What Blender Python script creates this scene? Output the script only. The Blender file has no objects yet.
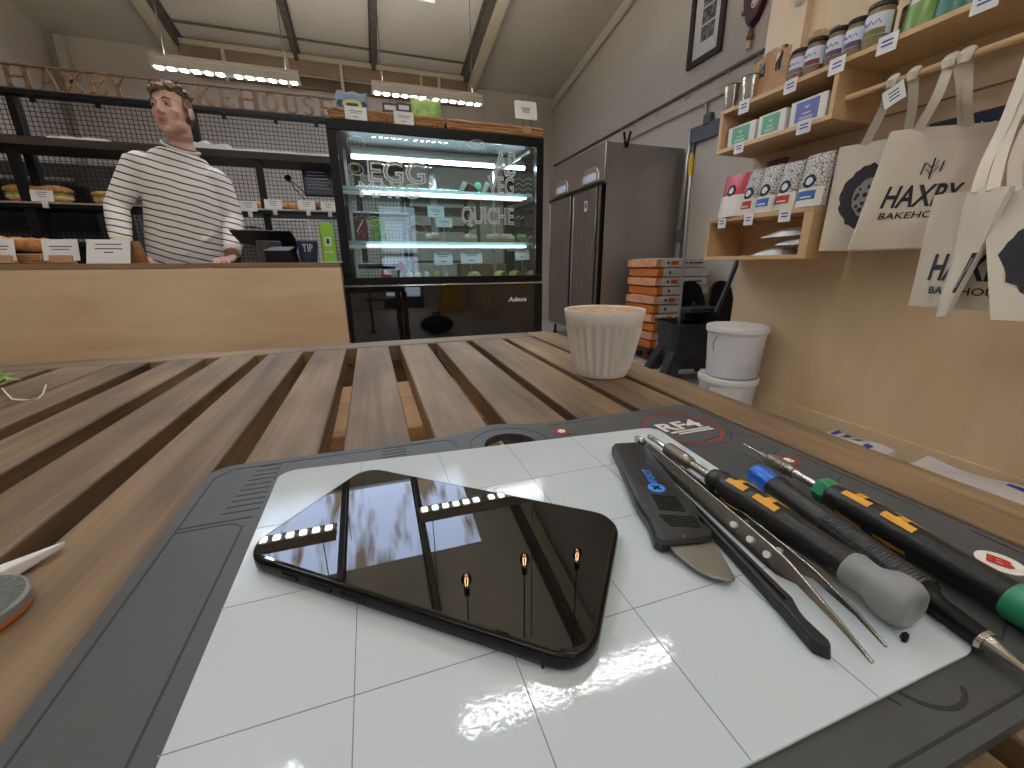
import bpy, bmesh, math, random
from math import sin, cos, pi, radians, sqrt, atan2
from mathutils import Vector as V, Matrix, noise
random.seed(7)
D = bpy.data
SC = bpy.context.scene
COL = SC.collection
# ---------------------------------------------------------------- camera
F, YAW, PITCH, ROLL, CAMZ = 405.667523, .32403741, .28665322, .00756590, .88
fwd = V((sin(YAW)*cos(PITCH), cos(YAW)*cos(PITCH), -sin(PITCH)))
rt = V((cos(YAW), -sin(YAW), 0)); dn = fwd.cross(rt)
RX = rt*cos(ROLL) + dn*sin(ROLL); DY = -rt*sin(ROLL) + dn*cos(ROLL)
CAM = V((0, 0, CAMZ))
def ray(x, y): return RX*((x-512)/F) + DY*((y-384)/F) + fwd
def PX(x, y, X): r = ray(x, y); return CAM + r*(X/r.x)          # photo point on the plane x = X
def PY(x, y, Y): r = ray(x, y); return CAM + r*(Y/r.y)
def PZ(x, y, Z): r = ray(x, y); return CAM + r*((Z-CAMZ)/r.z)
cam = D.cameras.new('camera'); camo = D.objects.new('camera', cam); COL.objects.link(camo)
cam.sensor_width = 36; cam.sensor_fit = 'HORIZONTAL'; cam.lens = 36*F/1024
cam.clip_start = .01; cam.clip_end = 60
m = Matrix((RX, -DY, -fwd)).transposed().to_4x4(); m.translation = CAM
camo.matrix_world = m
SC.camera = camo
vs = SC.view_settings; vs.view_transform = 'Standard'; vs.look = 'None'; vs.gamma = 1; vs.use_curve_mapping = False
vs.exposure = 0.28
# ---------------------------------------------------------------- materials
def lin(c): c /= 255; return c/12.92 if c <= .04045 else ((c+.055)/1.055)**2.4
def S(r, g, b): return (lin(r), lin(g), lin(b))
def newmat(name):
    mt = D.materials.new(name); mt.use_nodes = True
    nt = mt.node_tree; return mt, nt, nt.nodes['Principled BSDF']
def setc(p, k, v):
    if k in p.inputs: p.inputs[k].default_value = v
def mat(name, c, rough=.5, metal=0, spec=.5, c2=None, ns=20, bump=0, bs=80, coat=0, stretch=None, emis=None, estr=0, sheen=0):
    mt, nt, p = newmat(name)
    p.inputs['Base Color'].default_value = (*c, 1); p.inputs['Roughness'].default_value = rough
    p.inputs['Metallic'].default_value = metal; setc(p, 'Specular IOR Level', spec); setc(p, 'Coat Weight', coat)
    if emis: p.inputs['Emission Color'].default_value = (*emis, 1); p.inputs['Emission Strength'].default_value = estr
    N = nt.nodes; L = nt.links
    tc = N.new('ShaderNodeTexCoord'); mp = N.new('ShaderNodeMapping'); L.new(tc.outputs['Object'], mp.inputs[0])
    if stretch: mp.inputs['Scale'].default_value = stretch
    if c2:
        n = N.new('ShaderNodeTexNoise'); n.inputs['Scale'].default_value = ns; n.inputs['Detail'].default_value = 5
        L.new(mp.outputs[0], n.inputs['Vector'])
        r = N.new('ShaderNodeValToRGB'); r.color_ramp.elements[0].color = (*c, 1); r.color_ramp.elements[1].color = (*c2, 1)
        r.color_ramp.elements[0].position = .35; r.color_ramp.elements[1].position = .65
        L.new(n.outputs[0], r.inputs[0]); L.new(r.outputs[0], p.inputs['Base Color'])
    if bump:
        n = N.new('ShaderNodeTexNoise'); n.inputs['Scale'].default_value = bs; n.inputs['Detail'].default_value = 4
        L.new(mp.outputs[0], n.inputs['Vector'])
        b = N.new('ShaderNodeBump'); b.inputs['Strength'].default_value = bump; b.inputs['Distance'].default_value = .004
        L.new(n.outputs[0], b.inputs['Height']); L.new(b.outputs[0], p.inputs['Normal'])
    return mt
def wood(name, cols, axis, scale=14, rough=.5, bump=.15, blot=1.6, stretch=.06, rnd=True):
    """procedural grain stretched along one axis; every board gets its own offset"""
    mt, nt, p = newmat(name); N = nt.nodes; L = nt.links
    tc = N.new('ShaderNodeTexCoord'); oi = N.new('ShaderNodeObjectInfo')
    ad = N.new('ShaderNodeVectorMath'); ad.operation = 'MULTIPLY_ADD'
    L.new(oi.outputs['Random'], ad.inputs[0]); ad.inputs[1].default_value = (3, 5, 7) if rnd else (0, 0, 0); L.new(tc.outputs['Object'], ad.inputs[2])
    mp = N.new('ShaderNodeMapping'); s = [1, 1, 1]; s['XYZ'.index(axis)] = stretch; mp.inputs['Scale'].default_value = s
    L.new(ad.outputs[0], mp.inputs[0])
    n = N.new('ShaderNodeTexNoise'); n.inputs['Scale'].default_value = scale; n.inputs['Detail'].default_value = 8; n.inputs['Roughness'].default_value = .62; n.inputs['Distortion'].default_value = .8
    L.new(mp.outputs[0], n.inputs['Vector'])
    n2 = N.new('ShaderNodeTexNoise'); n2.inputs['Scale'].default_value = blot*3; n2.inputs['Detail'].default_value = 2
    mp2 = N.new('ShaderNodeMapping'); s2 = [1, 1, 1]; s2['XYZ'.index(axis)] = .3; mp2.inputs['Scale'].default_value = s2
    L.new(ad.outputs[0], mp2.inputs[0]); L.new(mp2.outputs[0], n2.inputs['Vector'])
    mx = N.new('ShaderNodeMath'); mx.operation = 'MULTIPLY_ADD'; mx.inputs[1].default_value = .55; L.new(n2.outputs[0], mx.inputs[0])
    m3 = N.new('ShaderNodeMath'); m3.operation = 'MULTIPLY'; m3.inputs[1].default_value = .45; L.new(n.outputs[0], m3.inputs[0]); L.new(m3.outputs[0], mx.inputs[2])
    r = N.new('ShaderNodeValToRGB'); el = r.color_ramp.elements
    el[0].position = .33; el[0].color = (*cols[0], 1); el[1].position = .66; el[1].color = (*cols[-1], 1)
    if len(cols) == 3: e = el.new(.5); e.color = (*cols[1], 1)
    L.new(mx.outputs[0], r.inputs[0]); L.new(r.outputs[0], p.inputs['Base Color']); p.inputs['Roughness'].default_value = rough
    b = N.new('ShaderNodeBump'); b.inputs['Strength'].default_value = bump; b.inputs['Distance'].default_value = .002
    L.new(n.outputs[0], b.inputs['Height']); L.new(b.outputs[0], p.inputs['Normal'])
    return mt
def emit(name, c, s):
    mt = D.materials.new(name); mt.use_nodes = True; nt = mt.node_tree; nt.nodes.clear()
    e = nt.nodes.new('ShaderNodeEmission'); e.inputs[0].default_value = (*c, 1); e.inputs[1].default_value = s
    o = nt.nodes.new('ShaderNodeOutputMaterial'); nt.links.new(e.outputs[0], o.inputs[0]); return mt
def glassm(name, tint, refl=1.0, rough=0.0):
    """clear sheet glass: see-through with Fresnel reflection"""
    mt = D.materials.new(name); mt.use_nodes = True; nt = mt.node_tree; nt.nodes.clear(); N = nt.nodes; L = nt.links
    t = N.new('ShaderNodeBsdfTransparent'); t.inputs[0].default_value = (*tint, 1)
    g = N.new('ShaderNodeBsdfGlossy'); g.inputs['Roughness'].default_value = rough
    f = N.new('ShaderNodeFresnel'); f.inputs[0].default_value = 1.5
    mu = N.new('ShaderNodeMath'); mu.operation = 'MULTIPLY'; mu.inputs[1].default_value = refl; L.new(f.outputs[0], mu.inputs[0])
    x = N.new('ShaderNodeMixShader'); L.new(mu.outputs[0], x.inputs[0]); L.new(t.outputs[0], x.inputs[1]); L.new(g.outputs[0], x.inputs[2])
    o = N.new('ShaderNodeOutputMaterial'); L.new(x.outputs[0], o.inputs[0]); return mt
M = {}
M['slat'] = wood('table_wood', [S(66, 50, 34), S(116, 91, 64), S(154, 126, 94)], 'Y', 70, .52, .35, 6, .045)
M['slatx'] = wood('table_wood_cross', [S(70, 54, 36), S(118, 94, 66), S(154, 126, 94)], 'X', 70, .52, .35, 6, .045)
M['bearer'] = wood('bearer_wood', [S(150, 108, 66), S(200, 156, 106), S(216, 176, 124)], 'X', 20, .6, .2)
M['plyx'] = wood('birch_ply_x', [S(186, 156, 122), S(208, 182, 150), S(222, 198, 168)], 'X', 9, .45, .05, 1.0, .2, False)
M['plyy'] = wood('birch_ply_y', [S(204, 176, 142), S(216, 190, 156), S(224, 200, 168)], 'Z', 5, .45, .05, .6, .18, False)
M['shelfply'] = wood('shelf_ply', [S(196, 158, 114), S(212, 176, 132), S(220, 186, 144)], 'Y', 9, .5, .05, .8, .15, False)
M['plyedge'] = wood('ply_edge', [S(128, 100, 74), S(150, 122, 94)], 'X', 60, .6, .1)
M['rackwood'] = wood('dark_shelf_board', [S(38, 30, 26), S(70, 58, 50)], 'X', 20, .6, .15)
M['signwood'] = wood('sign_wood', [S(104, 76, 50), S(134, 102, 72)], 'Z', 20, .55, .15)
M['cardb'] = mat('kraft_card', S(170, 134, 98), .8, c2=S(184, 148, 112), ns=30)
M['black'] = mat('black_paint', S(10, 10, 12), .35, spec=.25)
M['blacksteel'] = mat('black_steel', S(13, 14, 18), .38, spec=.3)
M['blackplastic'] = mat('black_plastic', S(28, 28, 30), .38, bump=.1, bs=400)
M['blackrub'] = mat('bucket_black', S(34, 34, 36), .5, c2=S(52, 52, 54), ns=8)
M['glossblack'] = mat('gloss_black_panel', S(8, 8, 9), .03, spec=.9)
M['matgrey'] = mat('silicone_grey', S(74, 76, 78), .45, c2=S(66, 68, 70), ns=14, bump=.06, bs=300)
M['groove'] = mat('silicone_groove', S(38, 39, 41), .6)
M['sheet'] = mat('whiteboard', S(198, 207, 213), .05, spec=.5, bump=.012, bs=700)
M['gridline'] = mat('grid_ink', S(120, 126, 132), .4)
M['screen'] = mat('phone_glass', S(6, 6, 8), .015, spec=.85)
M['phoneframe'] = mat('phone_frame', S(46, 46, 48), .16, metal=1)
M['chrome'] = mat('chrome', S(206, 204, 200), .14, metal=1)
M['steel'] = mat('tool_steel', S(176, 172, 166), .24, metal=1, bump=.05, bs=300)
M['bladesteel'] = mat('blade_steel', S(150, 146, 140), .32, metal=1, stretch=(1, 12, 1), bump=.1, bs=200)
M['knurl'] = mat('knurled_metal', S(150, 144, 136), .35, metal=1)
M['blue'] = mat('blue_anodised', S(40, 104, 200), .28, metal=.35)
M['bluep'] = mat('blue_print', S(58, 138, 236), .4)
M['green'] = mat('green_plastic', S(44, 138, 98), .38)
M['yellow'] = mat('yellow_rubber', S(226, 164, 52), .5)
M['greycap'] = mat('grey_cap', S(142, 144, 144), .42)
M['white'] = mat('white_plastic', S(226, 226, 226), .35)
M['tub'] = mat('tub_plastic', S(222, 224, 230), .32, c2=S(214, 216, 224), ns=5)
M['paper'] = mat('white_paper', S(226, 226, 228), .7)
M['ink'] = mat('ink', S(70, 72, 80), .7)
M['inkb'] = mat('blue_ink', S(60, 64, 150), .6)
M['red'] = mat('red_print', S(190, 44, 44), .5)
M['ring'] = mat('red_ring', S(134, 50, 50), .5)
M['whitep'] = mat('white_print', S(226, 222, 214), .5)
M['cup'] = mat('cup_ceramic', S(226, 220, 216), .42, c2=S(221, 214, 210), ns=60)
M['coffee'] = mat('coffee_foam', S(168, 126, 84), .55, c2=S(206, 176, 138), ns=170, bump=.3, bs=500)
M['wall'] = mat('wall_paint', S(204, 194, 180), .75, c2=S(196, 186, 172), ns=2, bump=.1, bs=30)
M['ceil'] = mat('ceiling_paint', S(198, 190, 176), .8, c2=S(188, 180, 164), ns=1.2)
M['beige'] = mat('beige_trim', S(180, 168, 142), .6)
M['brownband'] = mat('brown_board', S(122, 100, 72), .6, c2=S(136, 112, 84), ns=3)
M['darksteel'] = mat('rafter_steel', S(84, 78, 70), .5, metal=.2, c2=S(104, 98, 88), ns=20)
M['floor'] = mat('concrete_floor', S(168, 160, 150), .5, c2=S(184, 176, 166), ns=3, bump=.05)
M['steelside'] = mat('fridge_side', S(160, 157, 152), .36, metal=.65, c2=S(176, 173, 168), ns=2.2, stretch=(1, 1, .4))
M['steeldoor'] = mat('fridge_door', S(124, 115, 107), .3, metal=.85, c2=S(142, 132, 124), ns=6, stretch=(1, 8, .4))
M['steelhead'] = mat('fridge_head', S(158, 148, 134), .34, metal=.85)
M['steelpale'] = mat('steel_trim', S(196, 194, 190), .3, metal=1)
M['alu'] = mat('aluminium', S(198, 198, 200), .3, metal=1)
M['slate'] = mat('slate_blue', S(96, 102, 112), .6)
M['canvas'] = mat('cotton_canvas', S(214, 204, 190), .9, c2=S(206, 196, 180), ns=500, bump=.2, bs=900)
M['canvasw'] = mat('cotton_canvas_bleached', S(226, 218, 204), .9, c2=S(218, 208, 192), ns=500, bump=.2, bs=900)
M['print'] = mat('charcoal_print', S(48, 48, 54), .8)
M['printg'] = mat('grey_print', S(150, 148, 150), .8)
M['wicker'] = mat('wicker', S(150, 104, 66), .7, c2=S(186, 142, 98), ns=60, stretch=(.25, 1, 3), bump=.6, bs=90)
M['bread'] = mat('bread_crust', S(196, 142, 82), .7, c2=S(226, 190, 136), ns=22, bump=.3, bs=90)
M['crust'] = mat('dark_crust', S(160, 100, 50), .65, c2=S(204, 156, 96), ns=30, bump=.3, bs=90)
M['sack'] = mat('paper_sack', S(214, 210, 210), .65, c2=S(204, 200, 202), ns=12, bump=.3, bs=25)
M['orange'] = mat('orange_sack', S(214, 126, 52), .6, c2=S(200, 108, 42), ns=12, bump=.3, bs=25)
M['peach'] = mat('peach_sack', S(226, 178, 146), .6, c2=S(222, 140, 84), ns=18)
M['skin'] = mat('skin', S(208, 168, 152), .5, c2=S(204, 162, 146), ns=9, spec=.35)
M['lip'] = mat('lips', S(176, 112, 102), .5)
M['hair'] = mat('brown_hair', S(92, 72, 52), .55, c2=S(138, 112, 82), ns=45, bump=.5, bs=120)
M['brow'] = mat('eyebrow', S(96, 74, 58), .7)
M['eyew'] = mat('eye_white', S(176, 166, 160), .3)
M['iris'] = mat('iris', S(50, 44, 40), .2)
M['trouser'] = mat('dark_trousers', S(34, 34, 40), .8)
M['lampbody'] = mat('lamp_housing', S(196, 188, 172), .5)
M['lampon'] = emit('lamp_led', (.95, .985, 1), 50)
M['added_glow'] = emit('added_ceiling_glow', (1, .95, .86), 75)  # added upward glow, bounced off the ceiling as fill
M['led'] = emit('case_led', (.72, .90, 1), 20)
M['sky'] = emit('rooflight_pane', (.60, .72, 1.0), 4.6)
def dirty(mt, c2):
    """weathered sheet: brown streaks running down the slope"""
    nt = mt.node_tree; N = nt.nodes; L = nt.links; e = [q for q in N if q.type == 'EMISSION'][0]
    tc = N.new('ShaderNodeTexCoord'); mp = N.new('ShaderNodeMapping'); mp.inputs['Scale'].default_value = (4.5, .8, 1); L.new(tc.outputs['Object'], mp.inputs[0])
    n_ = N.new('ShaderNodeTexNoise'); n_.inputs['Scale'].default_value = 1.0; n_.inputs['Detail'].default_value = 3; L.new(mp.outputs[0], n_.inputs['Vector'])
    r = N.new('ShaderNodeValToRGB'); r.color_ramp.elements[0].position = .36; r.color_ramp.elements[1].position = .50
    r.color_ramp.elements[0].color = (*c2, 1); r.color_ramp.elements[1].color = e.inputs[0].default_value; L.new(n_.outputs[0], r.inputs[0]); L.new(r.outputs[0], e.inputs[0])
dirty(M['sky'], (.22, .17, .13))
M['ledsoft'] = emit('case_edge_led', (.75, .92, 1), 6)
M['door_glow'] = emit('daylit_door_glass', (.72, .84, 1), 2.2)
M['glass'] = glassm('case_glass', (.86, .93, .94), 1.3)
M['shelfglass'] = glassm('shelf_glass', (.82, .92, .92), 1.0)
M['glassedge'] = mat('glass_edge', S(170, 206, 204), .2)
M['marker'] = mat('chalk_marker', S(214, 222, 224), .6)
M['markery'] = mat('yellow_marker', S(206, 214, 120), .6)
M['markerg'] = mat('green_marker', S(120, 196, 90), .6)
M['markerp'] = mat('pink_marker', S(196, 110, 160), .6)
M['navy'] = mat('navy', S(38, 56, 92), .45)
M['limegreen'] = mat('lime_green', S(138, 196, 66), .4)
M['crispblue'] = mat('crisp_blue', S(112, 132, 160), .3, c2=S(140, 158, 180), ns=14)
M['maroon'] = mat('maroon', S(112, 24, 36), .45)
M['darkwrap'] = mat('dark_wrapper', S(54, 30, 36), .35, c2=S(90, 50, 56), ns=40)
M['leafbag'] = mat('green_bag', S(112, 160, 64), .35, c2=S(172, 206, 120), ns=25)
M['jarlid'] = mat('jar_lid', S(40, 36, 34), .4)
M['label'] = mat('pale_label', S(206, 212, 224), .5)
M['purple'] = mat('purple_label', S(92, 66, 104), .5)
M['olive'] = mat('olive_relish', S(112, 104, 50), .4)
M['relish'] = mat('brown_relish', S(96, 78, 52), .4, c2=S(130, 100, 80), ns=60)
M['teagreen'] = mat('tea_green', S(108, 176, 146), .5)
M['teablue'] = mat('tea_violet', S(106, 116, 182), .5)
M['bagred'] = mat('coffee_red', S(186, 52, 66), .35)
M['bagblue'] = mat('coffee_blue', S(52, 108, 178), .45)
M['bottledark'] = mat('dark_bottle', S(30, 18, 14), .15)
M['sauce'] = mat('green_pouch', S(100, 138, 52), .35, c2=S(122, 158, 72), ns=9)
M['teal'] = mat('teal_pouch', S(52, 112, 92), .35)
M['cream'] = mat('cream_icing', S(232, 226, 212), .6)
M['cake'] = mat('sponge_cake', S(216, 196, 96), .7, c2=S(228, 212, 140), ns=30)
M['pastry'] = mat('pastry', S(214, 172, 110), .7)
M['strawb'] = mat('strawberry', S(200, 48, 48), .35)
M['lettuce'] = mat('lettuce', S(92, 150, 66), .6, c2=S(160, 196, 110), ns=40)
M['choc'] = mat('chocolate', S(80, 50, 38), .5, c2=S(130, 80, 60), ns=40)
M['mint'] = mat('mint_wrap', S(90, 186, 150), .4)
M['slatebox'] = mat('dark_equipment', S(62, 62, 64), .4, c2=S(80, 79, 78), ns=6)
M['monitor'] = mat('menu_screen', S(60, 64, 90), .2)
M['wetyellow'] = mat('safety_yellow', S(216, 170, 24), .45)
M['chairwood'] = wood('chair_wood', [S(88, 58, 38), S(120, 82, 56)], 'X', 20, .45)
M['plant'] = mat('plant_green', S(130, 170, 70), .5)
M['disc'] = mat('grey_felt', S(84, 88, 88), .9, c2=S(110, 112, 110), ns=700)
M['pictureart'] = mat('monochrome_art', S(40, 40, 40), .6, c2=S(150, 146, 140), ns=25)
M['ornament'] = mat('ornament_dark', S(40, 30, 34), .4, c2=S(112, 40, 60), ns=28)
M['gold'] = mat('gold_cord', S(150, 118, 62), .5)
def stripes():
    mt, nt, p = newmat('striped_cotton'); N = nt.nodes; L = nt.links
    tc = N.new('ShaderNodeTexCoord'); d = N.new('ShaderNodeVectorMath'); d.operation = 'DOT_PRODUCT'
    L.new(tc.outputs['Object'], d.inputs[0]); d.inputs[1].default_value = (.28, .04, 1)
    n = N.new('ShaderNodeTexNoise'); n.inputs['Scale'].default_value = 5; L.new(tc.outputs['Object'], n.inputs['Vector'])
    a = N.new('ShaderNodeMath'); a.operation = 'MULTIPLY_ADD'; a.inputs[1].default_value = .03; L.new(n.outputs[0], a.inputs[0]); L.new(d.outputs['Value'], a.inputs[2])
    b = N.new('ShaderNodeMath'); b.operation = 'MULTIPLY'; b.inputs[1].default_value = 1/.0345; L.new(a.outputs[0], b.inputs[0])
    f = N.new('ShaderNodeMath'); f.operation = 'FRACT'; L.new(b.outputs[0], f.inputs[0])
    g = N.new('ShaderNodeMath'); g.operation = 'LESS_THAN'; g.inputs[1].default_value = .2; L.new(f.outputs[0], g.inputs[0])
    x = N.new('ShaderNodeMix'); x.data_type = 'RGBA'; L.new(g.outputs[0], x.inputs['Factor'])
    x.inputs['A'].default_value = (*S(236, 234, 231), 1); x.inputs['B'].default_value = (*S(46, 46, 54), 1)
    L.new(x.outputs['Result'], p.inputs['Base Color']); p.inputs['Roughness'].default_value = .9
    return mt
M['stripe'] = stripes()
def blockwall():
    mt, nt, p = newmat('painted_blockwork'); N = nt.nodes; L = nt.links
    tc = N.new('ShaderNodeTexCoord'); mp = N.new('ShaderNodeMapping'); L.new(tc.outputs['Object'], mp.inputs[0])
    mp.inputs['Rotation'].default_value = (0, radians(90), radians(90))
    cb = N.new('ShaderNodeSeparateXYZ'); L.new(tc.outputs['Object'], cb.inputs[0])
    cc = N.new('ShaderNodeCombineXYZ'); L.new(cb.outputs['Y'], cc.inputs['X']); L.new(cb.outputs['Z'], cc.inputs['Y'])
    br = N.new('ShaderNodeTexBrick'); L.new(cc.outputs[0], br.inputs['Vector']); br.inputs['Scale'].default_value = 1
    br.inputs['Brick Width'].default_value = .44; br.inputs['Row Height'].default_value = .215; br.inputs['Mortar Size'].default_value = .004; br.inputs['Mortar Smooth'].default_value = .4
    br.inputs['Color1'].default_value = (*S(206, 199, 188), 1); br.inputs['Color2'].default_value = (*S(203, 195, 184), 1); br.inputs['Mortar'].default_value = (*S(198, 190, 179), 1)
    L.new(br.outputs['Color'], p.inputs['Base Color']); p.inputs['Roughness'].default_value = .7
    b = N.new('ShaderNodeBump'); b.inputs['Strength'].default_value = .3; b.inputs['Distance'].default_value = .003; b.invert = True
    L.new(br.outputs['Fac'], b.inputs['Height']); L.new(b.outputs[0], p.inputs['Normal'])
    return mt
M['block'] = blockwall()
def bagpat():
    mt, nt, p = newmat('scribble_print_bag'); N = nt.nodes; L = nt.links
    tc = N.new('ShaderNodeTexCoord'); v = N.new('ShaderNodeTexVoronoi'); v.feature = 'DISTANCE_TO_EDGE'; v.inputs['Scale'].default_value = 75
    L.new(tc.outputs['Object'], v.inputs['Vector'])
    r = N.new('ShaderNodeValToRGB'); r.color_ramp.elements[0].position = .04; r.color_ramp.elements[1].position = .09
    r.color_ramp.elements[0].color = (*S(84, 84, 90), 1); r.color_ramp.elements[1].color = (*S(206, 202, 198), 1)
    L.new(v.outputs['Distance'], r.inputs[0]); L.new(r.outputs[0], p.inputs['Base Color']); p.inputs['Roughness'].default_value = .45
    return mt
M['bagpat'] = bagpat()
# ---------------------------------------------------------------- mesh helpers
def FR(o, r, u):
    """frame: maps (x, y, z) to o + x r + y u + z n"""
    o, r, u = V(o), V(r).normalized(), V(u).normalized(); n = r.cross(u).normalized()
    return lambda x, y, z=0: o + r*x + u*y + n*z
WORLD = lambda x, y, z=0: V((x, y, z))
def front(o): return FR(o, (1, 0, 0), (0, 0, 1))          # faces the camera side (-Y)
def side(o): return FR(o, (0, -1, 0), (0, 0, 1))          # faces the room from the right wall (-X)
_txt = {}
def text2d(s, shear=0, bold=0, outline=0):
    k = (s, shear, bold, outline)
    if k in _txt: return _txt[k]
    cu = D.curves.new('tmp', 'FONT'); cu.body = s; cu.shear = shear; cu.offset = bold; cu.resolution_u = 3
    if outline: cu.fill_mode = 'NONE'; cu.bevel_depth = outline; cu.bevel_resolution = 0
    ob = D.objects.new('tmp', cu); COL.objects.link(ob)
    bpy.context.view_layer.update()
    me = D.meshes.new_from_object(ob.evaluated_get(bpy.context.evaluated_depsgraph_get()))
    vv = [v.co.copy() for v in me.vertices]; ff = [tuple(p.vertices) for p in me.polygons]
    D.objects.remove(ob); D.curves.remove(cu); D.meshes.remove(me)
    x0 = min(v.x for v in vv); x1 = max(v.x for v in vv); y0 = min(v.y for v in vv); y1 = max(v.y for v in vv)
    vv = [((v.x-x0)/(x1-x0)-.5, (v.y-y0)/(y1-y0)-.5, v.z) for v in vv]
    _txt[k] = (vv, ff); return _txt[k]
def abspos(o):
    p = V(o.location)
    while o.parent: o = o.parent; p += V(o.location)
    return p
class MB:
    def __init__(s): s.v = []; s.f = []
    def quad(s, *p): n = len(s.v); s.v += [V(q) for q in p]; s.f.append(tuple(range(n, n+len(p)))); return s
    def hexa(s, p):
        n = len(s.v); s.v += [V(q) for q in p]
        for f in ((0, 3, 2, 1), (4, 5, 6, 7), (0, 1, 5, 4), (1, 2, 6, 5), (2, 3, 7, 6), (3, 0, 4, 7)): s.f.append(tuple(n+i for i in f))
        return s
    def box(s, x0, x1, y0, y1, z0, z1, fr=WORLD):
        return s.hexa([fr(x0, y0, z0), fr(x1, y0, z0), fr(x1, y1, z0), fr(x0, y1, z0), fr(x0, y0, z1), fr(x1, y0, z1), fr(x1, y1, z1), fr(x0, y1, z1)])
    def bar(s, a, b, w, h, up=(0, 0, 1)):
        a, b = V(a), V(b); d = (b-a).normalized(); u = V(up); r = d.cross(u).normalized(); u = r.cross(d).normalized()
        r *= w/2; u *= h/2
        return s.hexa([a-r-u, a+r-u, a+r+u, a-r+u, b-r-u, b+r-u, b+r+u, b-r+u])
    def prism(s, poly, z0, z1, fr=WORLD, top=1.0):
        n = len(s.v); k = len(poly)
        cx = sum(p[0] for p in poly)/k; cy = sum(p[1] for p in poly)/k
        s.v += [fr(x, y, z0) for x, y in poly] + [fr(cx+(x-cx)*top, cy+(y-cy)*top, z1) for x, y in poly]
        s.f.append(tuple(n+i for i in reversed(range(k)))); s.f.append(tuple(n+k+i for i in range(k)))
        for i in range(k): j = (i+1) % k; s.f.append((n+i, n+j, n+k+j, n+k+i))
        return s
    def tube(s, pts, rad, n=10, cap=True, flat=1.0):
        pts = [V(p) for p in pts]; k = len(pts)
        if not hasattr(rad, '__len__'): rad = [rad]*k
        b = len(s.v); prev = None
        for i, p in enumerate(pts):
            d = (pts[min(i+1, k-1)]-pts[max(i-1, 0)]).normalized()
            if prev is None: r = d.cross(V((0, 0, 1)) if abs(d.z) < .9 else V((1, 0, 0))).normalized()
            else: r = (prev - d*prev.dot(d)).normalized()
            prev = r; u = r.cross(d)
            for j in range(n): a = 2*pi*j/n; s.v.append(p + (r*cos(a) + u*sin(a)*flat)*rad[i])
        for i in range(k-1):
            for j in range(n): q = (j+1) % n; s.f.append((b+i*n+j, b+i*n+q, b+(i+1)*n+q, b+(i+1)*n+j))
        if cap: s.f.append(tuple(b+j for j in reversed(range(n)))); s.f.append(tuple(b+(k-1)*n+j for j in range(n)))
        return s
    def lathe(s, o, d, prof, n=24, mod=None):
        """revolve (t, r) about the axis o + t d"""
        o, d = V(o), V(d).normalized(); r = d.cross(V((0, 0, 1)) if abs(d.z) < .9 else V((1, 0, 0))).normalized(); u = d.cross(r)
        b = len(s.v)
        for t, q in prof:
            for j in range(n):
                a = 2*pi*j/n; qq = q*(mod(a, t) if mod else 1); s.v.append(o + d*t + (r*cos(a)+u*sin(a))*qq)
        k = len(prof)
        for i in range(k-1):
            for j in range(n): q = (j+1) % n; s.f.append((b+i*n+j, b+i*n+q, b+(i+1)*n+q, b+(i+1)*n+j))
        s.f.append(tuple(b+j for j in reversed(range(n)))); s.f.append(tuple(b+(k-1)*n+j for j in range(n)))
        return s
    def ell(s, c, r, n=14, k=9, fr=None):
        c = V(c); b = len(s.v); f = fr or (lambda x, y, z: c + V((x, y, z)))
        for i in range(1, k):
            t = pi*i/k
            for j in range(n): a = 2*pi*j/n; s.v.append(f(r[0]*sin(t)*cos(a), r[1]*sin(t)*sin(a), r[2]*cos(t)))
        top = len(s.v); s.v += [f(0, 0, r[2]), f(0, 0, -r[2])]
        for i in range(k-2):
            for j in range(n): q = (j+1) % n; s.f.append((b+i*n+j, b+(i+1)*n+j, b+(i+1)*n+q, b+i*n+q))
        for j in range(n): q = (j+1) % n; s.f.append((top, b+j, b+q)); s.f.append((top+1, b+(k-2)*n+q, b+(k-2)*n+j))
        return s
    def grid(s, fn, nu, nv, thick=0):
        b = len(s.v)
        for i in range(nu+1):
            for j in range(nv+1): s.v.append(fn(i/nu, j/nv))
        for i in range(nu):
            for j in range(nv): a = b+i*(nv+1)+j; s.f.append((a, a+nv+1, a+nv+2, a+1))
        return s
    def slab(s, fn, nu, nv, thick):
        """closed cloth-like slab: front surface fn(u,v,0), back surface fn(u,v,1)"""
        b = len(s.v); w = nv+1; K = (nu+1)*w
        for sd in (0, 1):
            for i in range(nu+1):
                for j in range(nv+1): s.v.append(fn(i/nu, j/nv, sd))
        for i in range(nu):
            for j in range(nv):
                a = b+i*w+j; s.f.append((a, a+w, a+w+1, a+1)); c = a+K; s.f.append((c, c+1, c+w+1, c+w))
        for i in range(nu):
            for j in (0, nv):
                a = b+i*w+j; s.f.append((a, a+K, a+K+w, a+w) if j == 0 else (a, a+w, a+K+w, a+K))
        for j in range(nv):
            for i in (0, nu):
                a = b+i*w+j; s.f.append((a, a+1, a+K+1, a+K) if i == 0 else (a, a+K, a+K+1, a+1))
        return s
    def text(s, t, fr, cx, cy, w, h, z=0, shear=0, bold=0, outline=0, depth=0):
        vv, ff = text2d(t, shear, bold, outline); n = len(s.v)
        s.v += [fr(cx+x*w, cy+y*h, z+(zz*h if outline else 0)) for x, y, zz in vv]; s.f += [tuple(n+i for i in f) for f in ff]
        return s
    def merge(s, o): n = len(s.v); s.v += o.v; s.f += [tuple(n+i for i in f) for f in o.f]; return s
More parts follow.
